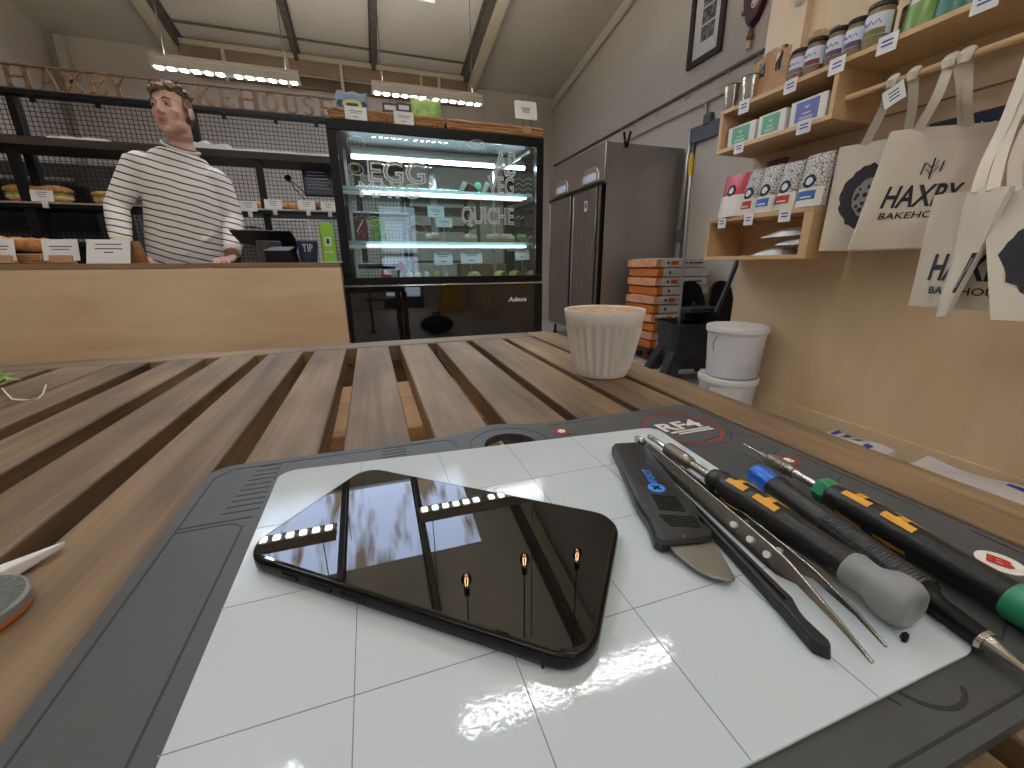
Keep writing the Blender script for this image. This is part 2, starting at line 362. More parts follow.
    def build(s, name, mt, parent=None, loc=None, smooth=True, bev=0, angle=.7, fix=True):
        if parent is not None: loc0 = abspos(parent)
        else: loc0 = V(loc) if loc is not None else V((0, 0, 0))
        me = D.meshes.new(name); me.from_pydata([tuple(v-loc0) for v in s.v], [], s.f)
        if fix:
            bm = bmesh.new(); bm.from_mesh(me); bmesh.ops.recalc_face_normals(bm, faces=bm.faces); bm.to_mesh(me); bm.free()
        me.materials.append(M[mt] if isinstance(mt, str) else mt)
        if smooth:
            me.polygons.foreach_set('use_smooth', [True]*len(me.polygons)); me.set_sharp_from_angle(angle=angle)
        o = D.objects.new(name, me); COL.objects.link(o)
        if parent is not None: o.parent = parent
        else: o.location = loc0
        if bev:
            b = o.modifiers.new('bevel', 'BEVEL'); b.width = bev; b.segments = 2; b.limit_method = 'ANGLE'; b.angle_limit = .6
        return o
def tag(o, label, cat, group=None, kind=None):
    o['label'] = label; o['category'] = cat
    if group: o['group'] = group
    if kind: o['kind'] = kind
    return o
def thing(name, label, cat, loc, group=None):
    o = D.objects.new(name, None); COL.objects.link(o); o.location = loc; o.empty_display_size = .05
    return tag(o, label, cat, group)
def struct(o): o['kind'] = 'structure'; return o
def clone(root, loc, rz=0, label=None):
    c = root.copy(); COL.objects.link(c); c.location = loc; c.rotation_euler = (0, 0, rz)
    if label: c['label'] = label
    def rec(a, b):
        for ch in [x for x in D.objects if x.parent == a]:
            d = ch.copy(); COL.objects.link(d); d.parent = b; rec(ch, d)
    rec(root, c); return c
def rrect(w, h, r, n=5, cx=0, cy=0):
    P = []
    for sx, sy, a0 in ((1, 1, 0), (-1, 1, 90), (-1, -1, 180), (1, -1, 270)):
        for i in range(n+1): a = radians(a0+90*i/n); P.append((cx+sx*(w/2-r)+r*cos(a), cy+sy*(h/2-r)+r*sin(a)))
    return P
def circ(r, n=24, cx=0, cy=0, ry=None): return [(cx+r*cos(2*pi*i/n), cy+(ry or r)*sin(2*pi*i/n)) for i in range(n)]
def remesh(o, voxel, smooth=3, fac=.5):
    """turn overlapping volumes into one continuous skin"""
    md = o.modifiers.new('r', 'REMESH'); md.mode = 'VOXEL'; md.voxel_size = voxel; md.use_smooth_shade = True
    sm = o.modifiers.new('s', 'SMOOTH'); sm.iterations = smooth; sm.factor = fac
    bpy.context.view_layer.update()
    me = D.meshes.new_from_object(o.evaluated_get(bpy.context.evaluated_depsgraph_get()))
    o.modifiers.clear(); old = o.data; mt = old.materials[0]; o.data = me; me.name = o.name
    me.materials.clear(); me.materials.append(mt); D.meshes.remove(old)
    me.polygons.foreach_set('use_smooth', [True]*len(me.polygons)); return o
def bars(mb, fr, w, h, rows, z, seed=0):
    """lines of small print, too small to read"""
    r = random.Random(seed)
    for y, l, t in rows: mb.box(-w*l/2, w*l/2, h*y-t/2, h*y+t/2, z, z+.0004, fr)
    return mb
# ================================================================ SETTING
XL, XR, YB, YF = -3.28, 3.12, 7.05, -4.6
def ceilz(y): return 3.47 + .176*(7.1-y)
def shell(name, mt, *boxes, bev=0):
    mb = MB()
    for b in boxes: mb.box(*b)
    return struct(mb.build(name, mt, smooth=False, bev=bev))
shell('floor', 'floor', (XL-.1, XR+.1, YF-.1, YB+.1, -.1, 0))
shell('wall_back', 'wall', (XL-.1, XR+.1, YB, YB+.1, 0, 3.49))
# far left corner box where the roof dips lower
shell('wall_left', 'wall', (XL-.1, XL, YF, YB, 0, 5.6))
shell('wall_right', 'block', (XR, XR+.1, YF, YB, 0, 5.6))
DX0, DX1 = .28, .98                               # daylit glazed door in the wall behind the photographer
shell('wall_front', 'wall', (XL, DX0-.06, YF-.1, YF, 0, 5.6), (DX1+.06, XR, YF-.1, YF, 0, 5.6), (DX0-.06, DX1+.06, YF-.1, YF, 2.1, 5.6))
mb = MB()
for x in (DX0-.06, DX1): mb.box(x, x+.06, YF-.08, YF+.02, 0, 2.1)
mb.box(DX0-.06, DX1+.06, YF-.08, YF+.02, 2.0, 2.1); mb.box(DX0, DX1, YF-.07, YF, 0, .25); mb.box(DX0, DX1, YF-.07, YF, 1.05, 1.13)
dr = struct(mb.build('door_1', 'darksteel', bev=.004, loc=(.63, YF, 0)))
MB().box(DX0, DX1, YF-.06, YF-.05, .25, 2.0).build('door_pane', 'door_glow', dr)
# ceiling: one sloping plane with roof-light openings between the rafters
SKY = [(-1.88, -.64), (-.6, .3), (.34, 1.0)]; SY0, SY1 = 4.2, 5.62
xs = [XL-.1] + [x for p in SKY for x in p] + [XR+.1]
mb = MB()
def slope_box(mb, x0, x1, y0, y1, dz0, dz1):
    return mb.hexa([V((x, y, ceilz(y)+d)) for d in (dz0, dz1) for x, y in ((x0, y0), (x1, y0), (x1, y1), (x0, y1))])
slope_box(mb, XL-.1, XR+.1, YF-.1, SY0, 0, .1); slope_box(mb, XL-.1, XR+.1, SY1, YB+.1, 0, .1)
for i in range(0, len(xs), 2): slope_box(mb, xs[i], xs[i+1], SY0, SY1, 0, .1)
struct(mb.build('ceiling', 'ceil', smooth=False))
for k, (a, b) in enumerate(SKY):
    struct(slope_box(MB(), a, b, SY0, SY1, .04, .06).build('window_%d' % (k+1), 'sky', smooth=False))
n = 0
for x, w in ((-1.92, .07), (-.625, .05), (.32, .05), (1.6, .08)):
    n += 1; mb = slope_box(MB(), x-w/2, x+w/2, -4.5, 6.79, -.1, -.002); slope_box(mb, x-w, x+w, -4.5, 6.79, -.012, -.001)
    struct(mb.build('trim_%d' % n, 'darksteel', bev=.004))
for x in (-1.98, 1.68):                              # pale edge beams of the raised bay
    n += 1; struct(slope_box(MB(), x-.05, x+.05, -4.5, 6.98, -.2, -.1 if x < 0 else -.003).build('trim_%d' % n, 'beige', bev=.006))
n += 1; mb = MB().box(-1.9, 1.62, 6.74, 6.84, 3.44, 3.50); mb.box(-1.9, 1.62, 6.80, 6.84, 3.28, 3.45)
struct(mb.build('trim_%d' % n, 'beige', bev=.006))
n += 1; struct(MB().box(-1.86, 1.6, 6.97, 7.04, 3.2, 3.42).build('trim_%d' % n, 'brownband', smooth=False))
n += 1; mb = MB().box(-1.9, 1.62, 6.775, 6.798, 3.29, 3.44)
struct(mb.build('trim_%d' % n, 'brownband', smooth=False))
for x in (-1.45, -.75, -.1, .95, 1.2):
    n += 1; struct(MB().box(x-.02, x+.02, 6.74, 6.775, 3.1, 3.44).build('trim_%d' % n, 'beige', bev=.004))
n += 1; mb = MB()
for d in (0, .035): mb.tube([(-1.9, 6.47+d, 3.55), (1.6, 6.47+d, 3.55)], .006, 6)
struct(mb.build('trim_%d' % n, 'darksteel'))
for x in (-3.14, 2.62):                               # pipes and corner post on the back wall
    n += 1; struct(MB().box(x-.04, x+.04, 6.95, 7.05, 0, 3.45).build('trim_%d' % n, 'wall', bev=.01))
# wall rails and conduits on the right block wall
n += 1; struct(MB().bar((3.105, 1.9, 2.485), (3.105, 6.95, 2.462), .022, .022).build('trim_%d' % n, 'darksteel'))
n += 1; struct(MB().bar((3.1, 2.3, 2.335), (3.1, 5.2, 2.335), .04, .07).build('trim_%d' % n, 'wall', bev=.006))
for i, y in enumerate((3.0, 3.3, 3.75, 4.2, 4.6)):
    n += 1; struct(MB().tube([(3.1, y, 2.47), (3.09, y, 2.42), (3.07, y+.03, 2.40), (3.08, y+.05, 2.44)], .005, 6).build('trim_%d' % n, 'steelpale'))
n += 1; mb = MB().box(3.08, 3.12, 1.9, 3.68, 1.99, 2.12); mb.box(3.09, 3.12, 3.62, 3.67, 0, 1.99)
struct(mb.build('trim_%d' % n, 'slate', bev=.004))
n += 1; struct(MB().bar((3.05, 7.0, 3.3), (3.05, 2.0, 3.3+.176*5), .03, .05).build('trim_%d' % n, 'wall', bev=.004))
# plywood partition that carries the shop shelves
XW, YE = 2.05, 1.922
struct(MB().box(XW, XW+.1, YF, YE, 0, 3.3).build('wall_partition', 'plyy', smooth=False))
n += 1; struct(MB().box(XW-.004, XW, YF, YE, 1.443, 1.449).build('trim_%d' % n, 'plyedge', smooth=False))
n += 1; struct(MB().box(XW-.03, XW, 1.72, YE, 1.63, 3.3).build('trim_%d' % n, 'plyy', bev=.003))
struct(MB().box(XW-.018, XW, YF, YE, 0, .166).build('baseboard_partition', 'plyy', bev=.003))
# ================================================================ LAMPS
def lamp(x0, x1, y, z, tilt, label):
    t = thing('linear_lamp', label, 'ceiling light', ((x0+x1)/2, y, z), 'white linear LED lamps hung in rows')
    w = x1-x0; fr = FR((x0, y, z), (1, 0, tilt), (0, 1, 0))      # n points up
    mb = MB(); mb.prism([(-.01, -.05), (w+.01, -.05), (w+.01, .05), (-.01, .05)], .0, .06, fr, .97); mb.box(.0, w, -.03, .03, .06, .075, fr)
    mb.build('housing', 'lampbody', t, bev=.004)
    mb = MB(); st = w/12.6
    for i in range(12):
        c = st*(i+.5 + (.55 if i >= 6 else 0)); MB().box(c-st*.25, c+st*.25, -.026, .026, -.005, -.001, fr).build('led', 'lampon', t, smooth=False)
    for ys in (-.05, .047): MB().box(0, w, ys, ys+.003, .0605, .086, fr).build('side_lip', 'lampbody', t, smooth=False)
    MB().box(.02, w-.02, -.022, .022, .0755, .078, fr).build('added_fill_strip', 'added_glow', t, smooth=False)  # hidden glowing strip added to brighten the ceiling and walls
    for dx in (.1, w-.1):
        p = fr(dx, 0, .07); mb = MB().tube([p, (p.x, p.y, ceilz(p.y))], .004, 6); mb.build('suspension_wire', 'darksteel', t)
    return t
LABS = {(0, 4.65): 'long white LED lamp hanging behind the man with striped jumper', (1, 4.65): 'long white LED lamp hanging above the glass cake cabinet'}
for row, y in enumerate((4.65, 2.92, 1.27, -.42, -2.1, -3.7)):  # the rows behind the table are unseen, added as fill light
    for k, (a, b) in enumerate(((-1.52, -.43), (.19, 1.26))):
        zz = 2.452 if y > 4 else 2.56
        lamp(a, b, y, zz, 0, LABS.get((k, y), 'long white LED lamp overhead, %s side, row %s' % (('left', 'right')[k], ('', 'just above the frame', 'over the table', 'added for fill behind the table', 'added for fill farther back', 'added for fill by the glazed door')[row])))
# filament bulbs hung over the counter front (the phone glass mirrors them)
M['filament'] = emit('bulb_filament', (1, .62, .3), 22); M['bulbglass'] = glassm('bulb_glass', (.98, .93, .84), 1.2)
for x, y, lab in ((.37, 1.99, 'clear filament bulb mirrored in phone glass, left of three'), (.76, 2.04, 'clear filament bulb mirrored in phone glass, middle of three'), (1.10, 1.97, 'clear filament bulb mirrored in phone glass, right of three')):
    t = thing('pendant_bulb', lab, 'ceiling light', (x, y, 2.5), 'filament bulbs on cords')
    MB().lathe((x, y, 2.5), (0, 0, -1), [(-.045, .012), (-.03, .016), (0, .031), (.025, .032), (.045, .022), (.055, .006)], 20).build('bulb', 'bulbglass', t)
    MB().tube([(x-.006, y, 2.535), (x-.009, y, 2.485), (x, y, 2.475), (x+.009, y, 2.485), (x+.006, y, 2.535)], .0022, 6).build('filament', 'filament', t)
    MB().lathe((x, y, 2.546), (0, 0, 1), [(0, .014), (.002, .018), (.05, .018), (.055, .006)], 16).build('lamp_holder', 'black', t)
    MB().tube([(x, y, 2.60), (x, y, ceilz(y))], .004, 6).build('cord', 'black', t)
# ================================================================ SLATTED TABLE
T = .765
tb = thing('slatted_table', 'brown slatted wooden table under the repair mat', 'table', (-.16, .2, 0))
XS = [(-.62, -.56), (-.546, -.49), (-.477, -.43), (-.42, -.374), (-.362, -.3125), (-.3095, -.2755), (-.256, -.2165), (-.1985, -.1575), (-.142, -.099), (-.0845, -.0425),
      (-.028, .0158), (.0315, .0725), (.087, .1325), (.143, .1915), (.201, .2445)]
YN = -.26
for a, b in XS: MB().box(a, b, YN+.06, .6225, T-.022, T).build('slat', 'slat', tb, bev=.0016)
MB().box(.2512, .2945, YN, .668, T-.024, T).build('side_rail', 'slat', tb, bev=.002)
MB().box(-.69, -.634, YN, .668, T-.024, T).build('side_rail', 'slat', tb, bev=.002)
for y0, y1 in ((.6235, .668), (YN, YN+.055)): MB().box(-.633, .2505, y0, y1, T-.024, T).build('end_rail', 'slatx', tb, bev=.002)
for y0, y1 in ((.345, .50), (.02, .12), (-.2, -.1)): MB().box(-.632, .2495, y0, y1, T-.042, T-.0225).build('bearer', 'bearer', tb, bev=.0015)
for y0, y1 in ((.63, .652), (-.245, -.223)): MB().box(-.66, .265, y0, y1, T-.11, T-.025).build('apron', 'slatx', tb, bev=.002)
for x0 in (.252, -.685):
    MB().box(x0+.006, x0+.028, YN+.02, .64, T-.11, T-.025).build('apron', 'slat', tb, bev=.002)
    for y0 in (.58, -.235): MB().box(x0-.006, x0+.04, y0, y0+.05, 0, T-.1105).build('leg', 'slat', tb, bev=.003)
# ================================================================ REPAIR MAT AND SHEET
def curve2d(name, loops, z0, z1, mt, parent=None, loc=None, bev=0):
    """flat plate with holes: first loop is the outline"""
    cu = D.curves.new('tmp', 'CURVE'); cu.dimensions = '2D'; cu.fill_mode = 'BOTH'; cu.extrude = (z1-z0)/2
    for lp in loops:
        sp = cu.splines.new('POLY'); sp.points.add(len(lp)-1); sp.use_cyclic_u = True
        for p, q in zip(sp.points, lp): p.co = (q[0], q[1], 0, 1)
    ob = D.objects.new('tmp', cu); COL.objects.link(ob); bpy.context.view_layer.update()
    me = D.meshes.new_from_object(ob.evaluated_get(bpy.context.evaluated_depsgraph_get())); D.objects.remove(ob)
    mb = MB(); mb.v = [V((v.co.x, v.co.y, v.co.z+(z0+z1)/2)) for v in me.vertices]; mb.f = [tuple(p.vertices) for p in me.polygons]
    D.meshes.remove(me)
    bm = bmesh.new(); vs_ = [bm.verts.new(v) for v in mb.v]
    for f in mb.f: 
        try: bm.faces.new([vs_[i] for i in f])
        except ValueError: pass
    bmesh.ops.remove_doubles(bm, verts=bm.verts, dist=1e-6); bm.verts.index_update()
    mb.v = [v.co.copy() for v in bm.verts]; mb.f = [tuple(v.index for v in f.verts) for f in bm.faces]; bm.free()
    return mb.build(name, mt, parent, loc, smooth=False, bev=bev)
HC = (.0745, .2262)
out = []
r = .012
for cx, cy, a0 in ((.2235, .0410, -90), (.2235, .2385, 0)):
    for i in range(7): a = radians(a0+15*i); out.append((cx+r*cos(a), cy+r*sin(a)))
bump = [(.126, .2505), (.116, .2508)] + [(HC[0]+.0345*cos(radians(a)), HC[1]+.0345*sin(radians(a))) for a in range(55, 130, 6)] + [(.036, .2516), (.026, .2506)]
out += bump
for cx, cy, a0 in ((-.0835, .2400, 90), (-.0835, .0410, 180)):
    for i in range(7): a = radians(a0+15*i); out.append((cx+r*cos(a), cy+r*sin(a)))
ZM = T+.005
mt_ = thing('repair_mat', 'dark grey silicone repair mat lying on the slatted table', 'mat', (.07, .14, T))
curve2d('mat_base', [out, circ(.0165, 28, *HC)[::-1]], T+.0002, ZM, 'matgrey', mt_, bev=.0012)
def strip(mb, pts, w, z, h=.0003):
    for a, b in zip(pts, pts[1:]):
        mb.bar((a[0], a[1], z), (b[0], b[1], z), w, h)
    return mb
mb = MB()
ins = [(-.0905, .04), (-.0905, .2375), (-.0835, .2458), (.028, .2458)]
strip(mb, ins, .0007, ZM)
strip(mb, [(HC[0]+.0255*cos(radians(a)), HC[1]+.0255*sin(radians(a))) for a in range(-10, 191, 8)], .0007, ZM)
strip(mb, [(.11, .2458), (.148, .2458)], .0007, ZM)
strip(mb, [(-.0905, .191), (-.062, .191)], .0009, ZM); strip(mb, [(-.0905, .188), (-.069, .188), (-.064, .184), (-.064, .04)], .0007, ZM)
for i in range(10): strip(mb, [(-.0705-.0006*i, .2445-.0052*i), (-.060, .2445-.0052*i)], .0008, ZM)
strip(mb, [(-.0595, .2458), (-.0595, .2255)], .0006, ZM)
for i in range(4): strip(mb, [(-.004, .2455-.0042*i), (.0105, .2455-.0042*i)], .0008, ZM)
strip(mb, [(.0105, .2458), (.036, .2458), (.0405, .2415), (.0415, .233)], .0006, ZM)
strip(mb, [(.232, .236), (.232, .205)], .0006, ZM); strip(mb, [(.185, .1865), (.216, .1925), (.2225, .191), (.232, .18)], .0006, ZM)
strip(mb, [(.2015, .166), (.2015, .150), (.209, .1565), (.2285, .163)], .0006, ZM)
strip(mb, [(.2315, .158), (.2315, .094)], .0006, ZM); strip(mb, [(.2275, .127), (.2165, .124), (.2165, .106)], .0006, ZM)
strip(mb, [(.2315, .078), (.2315, .055)], .0006, ZM)
strip(mb, [(-.08, .0335), (.226, .0325), (.2315, .038), (.2315, .06)], .0007, ZM)
strip(mb, [(.17, .0325+.011), (.185, .048)], .0006, ZM)
strip(mb, [(.133+.011*cos(radians(a)), .047+.011*sin(radians(a))) for a in range(180, 320, 12)], .0012, ZM)
strip(mb, [(.11+.009*cos(radians(a)), .041+.006*sin(radians(a))) for a in range(0, 100, 12)], .0007, ZM)
mb.build('groove_lines', 'groove', mt_)
LC = (.1955, .2110)
top = FR((0, 0, ZM), (1, 0, 0), (0, 1, 0))
mb = MB()
def ringm(mb, c, r0, r1, z, fr=WORLD, n=40, ry=1):
    b = len(mb.v)
    for r_ in (r0, r1):
        for i in range(n): a = 2*pi*i/n; mb.v.append(fr(c[0]+r_*cos(a), c[1]+r_*ry*sin(a), z))
    for i in range(n): j = (i+1) % n; mb.f.append((b+i, b+j, b+n+j, b+n+i))
    return mb
ringm(mb, LC, .0240, .0268, .0003, top); mb.build('logo_ring', 'ring', mt_)
ringm(MB(), (LC[0]+.0012, LC[1]-.0016), .0286, .0292, .00025, top).build('groove_ring', 'groove', mt_)
mb = MB().text('RF4', top, LC[0]+.0005, LC[1]+.0035, .033, .0135, .0004, bold=.028)
mb.box(LC[0]-.0135, LC[0]+.0185, LC[1]-.0066, LC[1]-.0050, .0002, .0005, top); mb.box(LC[0]-.0095, LC[0]+.0185, LC[1]-.0096, LC[1]-.0080, .0002, .0005, top)
mb.build('logo_text', 'whitep', mt_)
for (cx, cy), a, b_ in (((.1137, .2330), 'ring', 'whitep'), ((.2185, .1500), 'ring', 'whitep')):
    MB().prism(circ(.0062, 24, cx, cy), 0, .0003, top).build('round_mark', a, mt_)
    mb = MB()
    if cx > .2: mb.text('8', top, cx, cy, .0046, .0056, .0006, bold=.04)
    else: mb.prism(circ(.0026, 16, cx, cy), .0002, .0006, top)
    mb.build('mark_print', b_, mt_)
MB().prism(circ(.0068, 24, .2158, .0626), 0, .0003, top).build('round_mark', 'whitep', mt_)
f8 = FR((.2158, .0626, ZM), (cos(-1.2), sin(-1.2), 0), (-sin(-1.2), cos(-1.2), 0))
MB().text('B', f8, 0, 0, .0072, .0062, .0006, bold=.05).build('mark_print', 'red', mt_)
# white sheet: a slightly skewed rectangle with rounded corners and an ink grid
ZS = ZM+.0012
qc = {'TL': V((-.0577, .2262)), 'TR': V((.1778, .2185)), 'BL': V((-.0568, .0430)), 'BR': V((.1625, .0437))}
qc['TL'] = V((-.0577, .2325)); qc['TR'] = V((.1770, .2165))
def sq(u, v): return (qc['BL']*(1-u)+qc['BR']*u)*(1-v) + (qc['TL']*(1-u)+qc['TR']*u)*v
poly = [tuple(sq(x, y)) for x, y in [(.5+px_, .5+py_) for px_, py_ in rrect(1, 1, .045, 6)]]
sh = thing('whiteboard_sheet', 'white gridded whiteboard sheet lying on the grey repair mat', 'whiteboard', (.06, .13, ZM))
MB().prism(poly, ZM, ZS).build('sheet', 'sheet', sh, bev=.0003)
mb = MB()
for x in (-.0146, .0290, .0715, .1148): strip(mb, [(x, .0438), (x-.0005, .2300-(x+.05)*.06)], .00030, ZS, .0001)
for y in (.0888, .1333, .1785): strip(mb, [(-.0575, y), (.167, y)], .00030, ZS, .0001)
mb.build('grid_lines', 'gridline', sh)
# ================================================================ PHONE
ph = thing('smartphone', 'black smartphone lying face up on the white gridded sheet', 'phone', (.0169, .1402, ZS))
pa = radians(-38.9); PFm = FR((.0169, .1402, ZS+.0003), (cos(pa), sin(pa), 0), (-sin(pa), cos(pa), 0))
LW, LH, TH = .1325, .0722, .0082
mb = MB(); b = None
prof = [(0, .0012), (.0007, .0003), (.0015, 0), (.0046, 0), (.0055, .0003), (.0060, .0010)]
loops = []
for z, ins_ in prof:
    k = len(mb.v); P = rrect(LW-2*ins_, LH-2*ins_, .0125-ins_, 8); mb.v += [PFm(x, y, z) for x, y in P]; loops.append((k, len(P)))
for (a, n_), (c, _) in zip(loops, loops[1:]):
    for i in range(n_): j = (i+1) % n_; mb.f.append((a+i, a+j, c+j, c+i))
mb.f.append(tuple(loops[0][0]+i for i in reversed(range(n_)))); mb.f.append(tuple(loops[-1][0]+i for i in range(n_)))
mb.build('phone_frame', 'phoneframe', ph)
mb = MB(); loops = []
for z, ins_ in ((.0058, .0012), (.0063, .0015), (.0065, .0021)):
    k = len(mb.v); P = rrect(LW-2*ins_, LH-2*ins_, .0115-ins_, 8); mb.v += [PFm(x, y, z) for x, y in P]; loops.append((k, len(P)))
for (a, n_), (c, _) in zip(loops, loops[1:]):
    for i in range(n_): j = (i+1) % n_; mb.f.append((a+i, a+j, c+j, c+i))
mb.f.append(tuple(loops[-1][0]+i for i in range(n_))); mb.f.append(tuple(loops[0][0]+i for i in reversed(range(n_))))
mb.build('phone_screen', 'screen', ph, angle=.02)
for x0, x1 in ((-.044, -.037), (-.032, -.022), (-.018, -.008)): MB().box(x0, x1, -LH/2-.0006, -LH/2+.001, .002, .0042, PFm).build('side_button', 'phoneframe', ph, bev=.0004)
MB().box(.052, .0528, -LH/2-.0001, -LH/2+.001, .0002, .0055, PFm).build('antenna_line', 'black', ph)
# ================================================================ TOOLS
zb = ZS
def axis(p0, p1): p0, p1 = V(p0), V(p1); return p0, (p1-p0).normalized(), (p1-p0).length
# --- knife with black handle
kn = thing('scraper_knife', 'short curved scraper blade with flat black handle and blue print', 'knife', (.108, .14, zb))
KPX = [(612, 446), (615, 443), (637, 441.5), (645, 445), (660, 463), (680, 488), (690, 499), (697, 508), (700, 516), (699, 521), (712, 532), (713, 537), (700, 540), (662, 543), (655, 540), (652, 530), (648, 520), (640, 509), (634, 498)]
KH = [(p.x, p.y) for p in (PZ(x, y, zb+.0052) for x, y in KPX)]
mb = MB(); k = len(KH)
cx = sum(p[0] for p in KH)/k; cy = sum(p[1] for p in KH)/k
prev = None
for z, s_ in ((zb, .94), (zb+.0014, 1), (zb+.0042, 1), (zb+.0056, .94), (zb+.0060, .86)):
    b0 = len(mb.v); mb.v += [V((cx+(x-cx)*s_, cy+(y-cy)*(1-(1-s_)*.4), z)) for x, y in KH]
    if prev is not None:
        for i in range(k): j = (i+1) % k; mb.f.append((prev+i, prev+j, b0+j, b0+i))
    else: mb.f.append(tuple(b0+i for i in reversed(range(k))))
    prev = b0
mb.f.append(tuple(prev+i for i in range(k))); mb.build('handle', 'blackplastic', kn, angle=.5)
kc = PZ(656.5, 488, zb+.0061); kd = (PZ(642, 465, zb+.0061)-PZ(657, 490, zb+.0061)).normalized()
kz = FR(kc, kd, (-kd.y, kd.x, 0))
MB().text('IFIXIT', kz, .0112, 0, .0135, .0038, .0002, bold=.012).build('handle_print', 'bluep', kn)
MB().prism(circ(.0040, 24), 0, .0002, kz).build('handle_emblem', 'bluep', kn)
mb = MB()
for a in (pi/4, -pi/4): mb.bar(kz(-.0022*cos(a), -.0022*sin(a), .0003), kz(.0022*cos(a), .0022*sin(a), .0003), .0011, .0002)
mb.build('emblem_cross', 'black', kn)
mb = MB()
for i in range(8): mb.bar(kz(-.0075-.0016*i, -.0065, .0001), kz(-.0060-.0016*i, .0045, .0001), .0005, .0004)
for i in range(7): mb.bar(kz(-.0228-.0012*i, -.0085, .0001), kz(-.0215-.0012*i, .0062-.0004*i, .0001), .0005, .0004)
mb.build('grip_ridges', 'blackplastic', kn)
BL = [(p.x, p.y) for p in (PZ(x, y, zb+.003) for x, y in ((664, 540), (672, 550), (684, 561), (698, 571), (715, 578), (731, 581.5), (735.5, 579), (730, 568), (721, 553), (712, 539)))]
MB().prism(BL, zb+.0022, zb+.0034, WORLD).build('blade', 'bladesteel', kn, bev=.0004)
rv = PZ(684, 536, zb+.006); MB().lathe((rv.x, rv.y, zb+.0052), (0, 0, 1), [(0, .0007), (.0009, .0005)], 8).build('rivet', 'chrome', kn)
# --- tweezers: two folded steel arms joined at the round end
tw = thing('tweezers', 'long silver steel tweezers with punched holes, joined end round', 'tweezers', (.135, .12, zb))
def arm(pts, hts, z0, lean, name):
    mb = MB(); prev = None
    for (x, y), h, (zz) in zip(pts, hts, z0):
        b0 = len(mb.v); t_ = .0009
        mb.v += [V((x-t_/2, y, zz)), V((x+t_/2, y, zz)), V((x+t_/2+lean*h, y, zz+h)), V((x-t_/2+lean*h, y, zz+h))]
        if prev is not None:
            for i in range(4): j = (i+1) % 4; mb.f.append((prev+i, prev+j, b0+j, b0+i))
        else: mb.f.append((b0, b0+3, b0+2, b0+1))
        prev = b0
    mb.f.append((prev, prev+1, prev+2, prev+3)); return mb.build(name, 'steel', tw, bev=.0002, angle=.9)
z1 = zb+.0006
arm([(.1435, .1890), (.1420, .176), (.1370, .140), (.1320, .108), (.1292, .0905), (.1278, .0835), (.1262, .0755), (.1235, .061), (.1212, .0495)],
    [.0055, .0066, .0068, .0068, .0066, .0060, .0030, .0016, .0006], [z1+.002, z1+.0006, z1, z1, z1, z1+.0008, z1+.004, z1+.003, z1+.0014], .55, 'arm')
arm([(.1441, .1890), (.1440, .176), (.1414, .140), (.1380, .108), (.1360, .0905), (.1348, .0835), (.1340, .0755), (.1322, .061), (.1305, .0515)],
    [.0055, .0066, .0068, .0068, .0066, .0060, .0030, .0016, .0006], [z1+.002, z1+.0006, z1, z1, z1, z1+.0008, z1+.004, z1+.003, z1+.0014], .30, 'arm')
MB().lathe((.1432, .1888, z1+.005), (1, 0, .3), [(0, .0036), (.0018, .0036)], 20).build('end_weld', 'steel', tw)
for x, y, zz in ((.1322, .1085, .0036), (.1306, .099, .0036), (.1294, .0905, .0034)):
    MB().lathe((x-.0008+.55*zz, y, z1+zz), (-1, 0, .55), [(0, .0013), (.0007, .0013)], 16).build('hole', 'white', tw)
for y, x in ((.0905, .1360), (.108, .1380)): MB().lathe((x-.0008+.3*.0036, y, z1+.0036), (-1, 0, .3), [(0, .0012), (.0006, .0012)], 16).build('hole', 'white', tw)
# --- black spudger
sp = thing('spudger', 'flat black plastic pry stick beside the silver tweezers', 'pry tool', (.125, .1, zb))
SPp = [(.1330, .1500), (.1358, .1505), (.1258, .0955), (.1215, .0715), (.1185, .0668), (.1175, .0640), (.1165, .0560), (.1148, .0545), (.1120, .0580), (.1150, .0690), (.1205, .0930)]
SPp = [(x-.0018, y) for x, y in SPp]
mb = MB().prism(SPp, zb+.0002, zb+.0048, WORLD, .96); mb.build('body', 'blackplastic', sp, bev=.0007)
mb = MB().bar((.1316, .146, zb+.0049), (.1165, .072, zb+.0049), .0009, .0004); mb.build('ridge', 'phoneframe', sp)
# --- screwdrivers
def yellow_pattern(mb, o, d, t0, t1, rad, ang, seg=(0,)):
    o, d = V(o), V(d); r = d.cross(V((0, 0, 1))).normalized(); u = r.cross(d)
    def pt(t, a, e=.00035): q = rad(t)+e; return o + d*t + (r*cos(a)+u*sin(a))*q
    def patch(ta, tb_, aa, ab, n=7):
        b0 = len(mb.v)
        for i in range(n+1):
            for j in range(n+1): mb.v.append(pt(ta+(tb_-ta)*i/n, aa+(ab-aa)*j/n))
        for i in range(n):
            for j in range(n): q = b0+i*(n+1)+j; mb.f.append((q, q+n+1, q+n+2, q+1))
    L_ = t1-t0
    for a in ang:
        for k2 in (0, .54):
            s0 = t0+L_*k2
            patch(s0, s0+L_*.38, a, a+.46); patch(s0+L_*.04, s0+L_*.42, a+.92, a+1.38); patch(s0+L_*.13, s0+L_*.25, a+.3, a+1.1)
    return mb
def interp(prof):
    def f(t):
        for (a, ra), (b_, rb) in zip(prof, prof[1:]):
            if a <= t <= b_: return ra+(rb-ra)*(t-a)/max(b_-a, 1e-9)
        return prof[-1][1]
    return f
sa = thing('precision_screwdriver', 'black and yellow screwdriver with grey rounded turning cap', 'screwdriver', (.1435, .1, zb))
o, d, L_ = axis((.1478, .1850, zb+.0100), (.1452, .0525, zb+.0083))
hp = [(.0500, .0046), (.0530, .0060), (.0560, .0060), (.0572, .0052), (.066, .0068), (.078, .0066), (.09, .0060), (.104, .0058), (.114, .0058)]
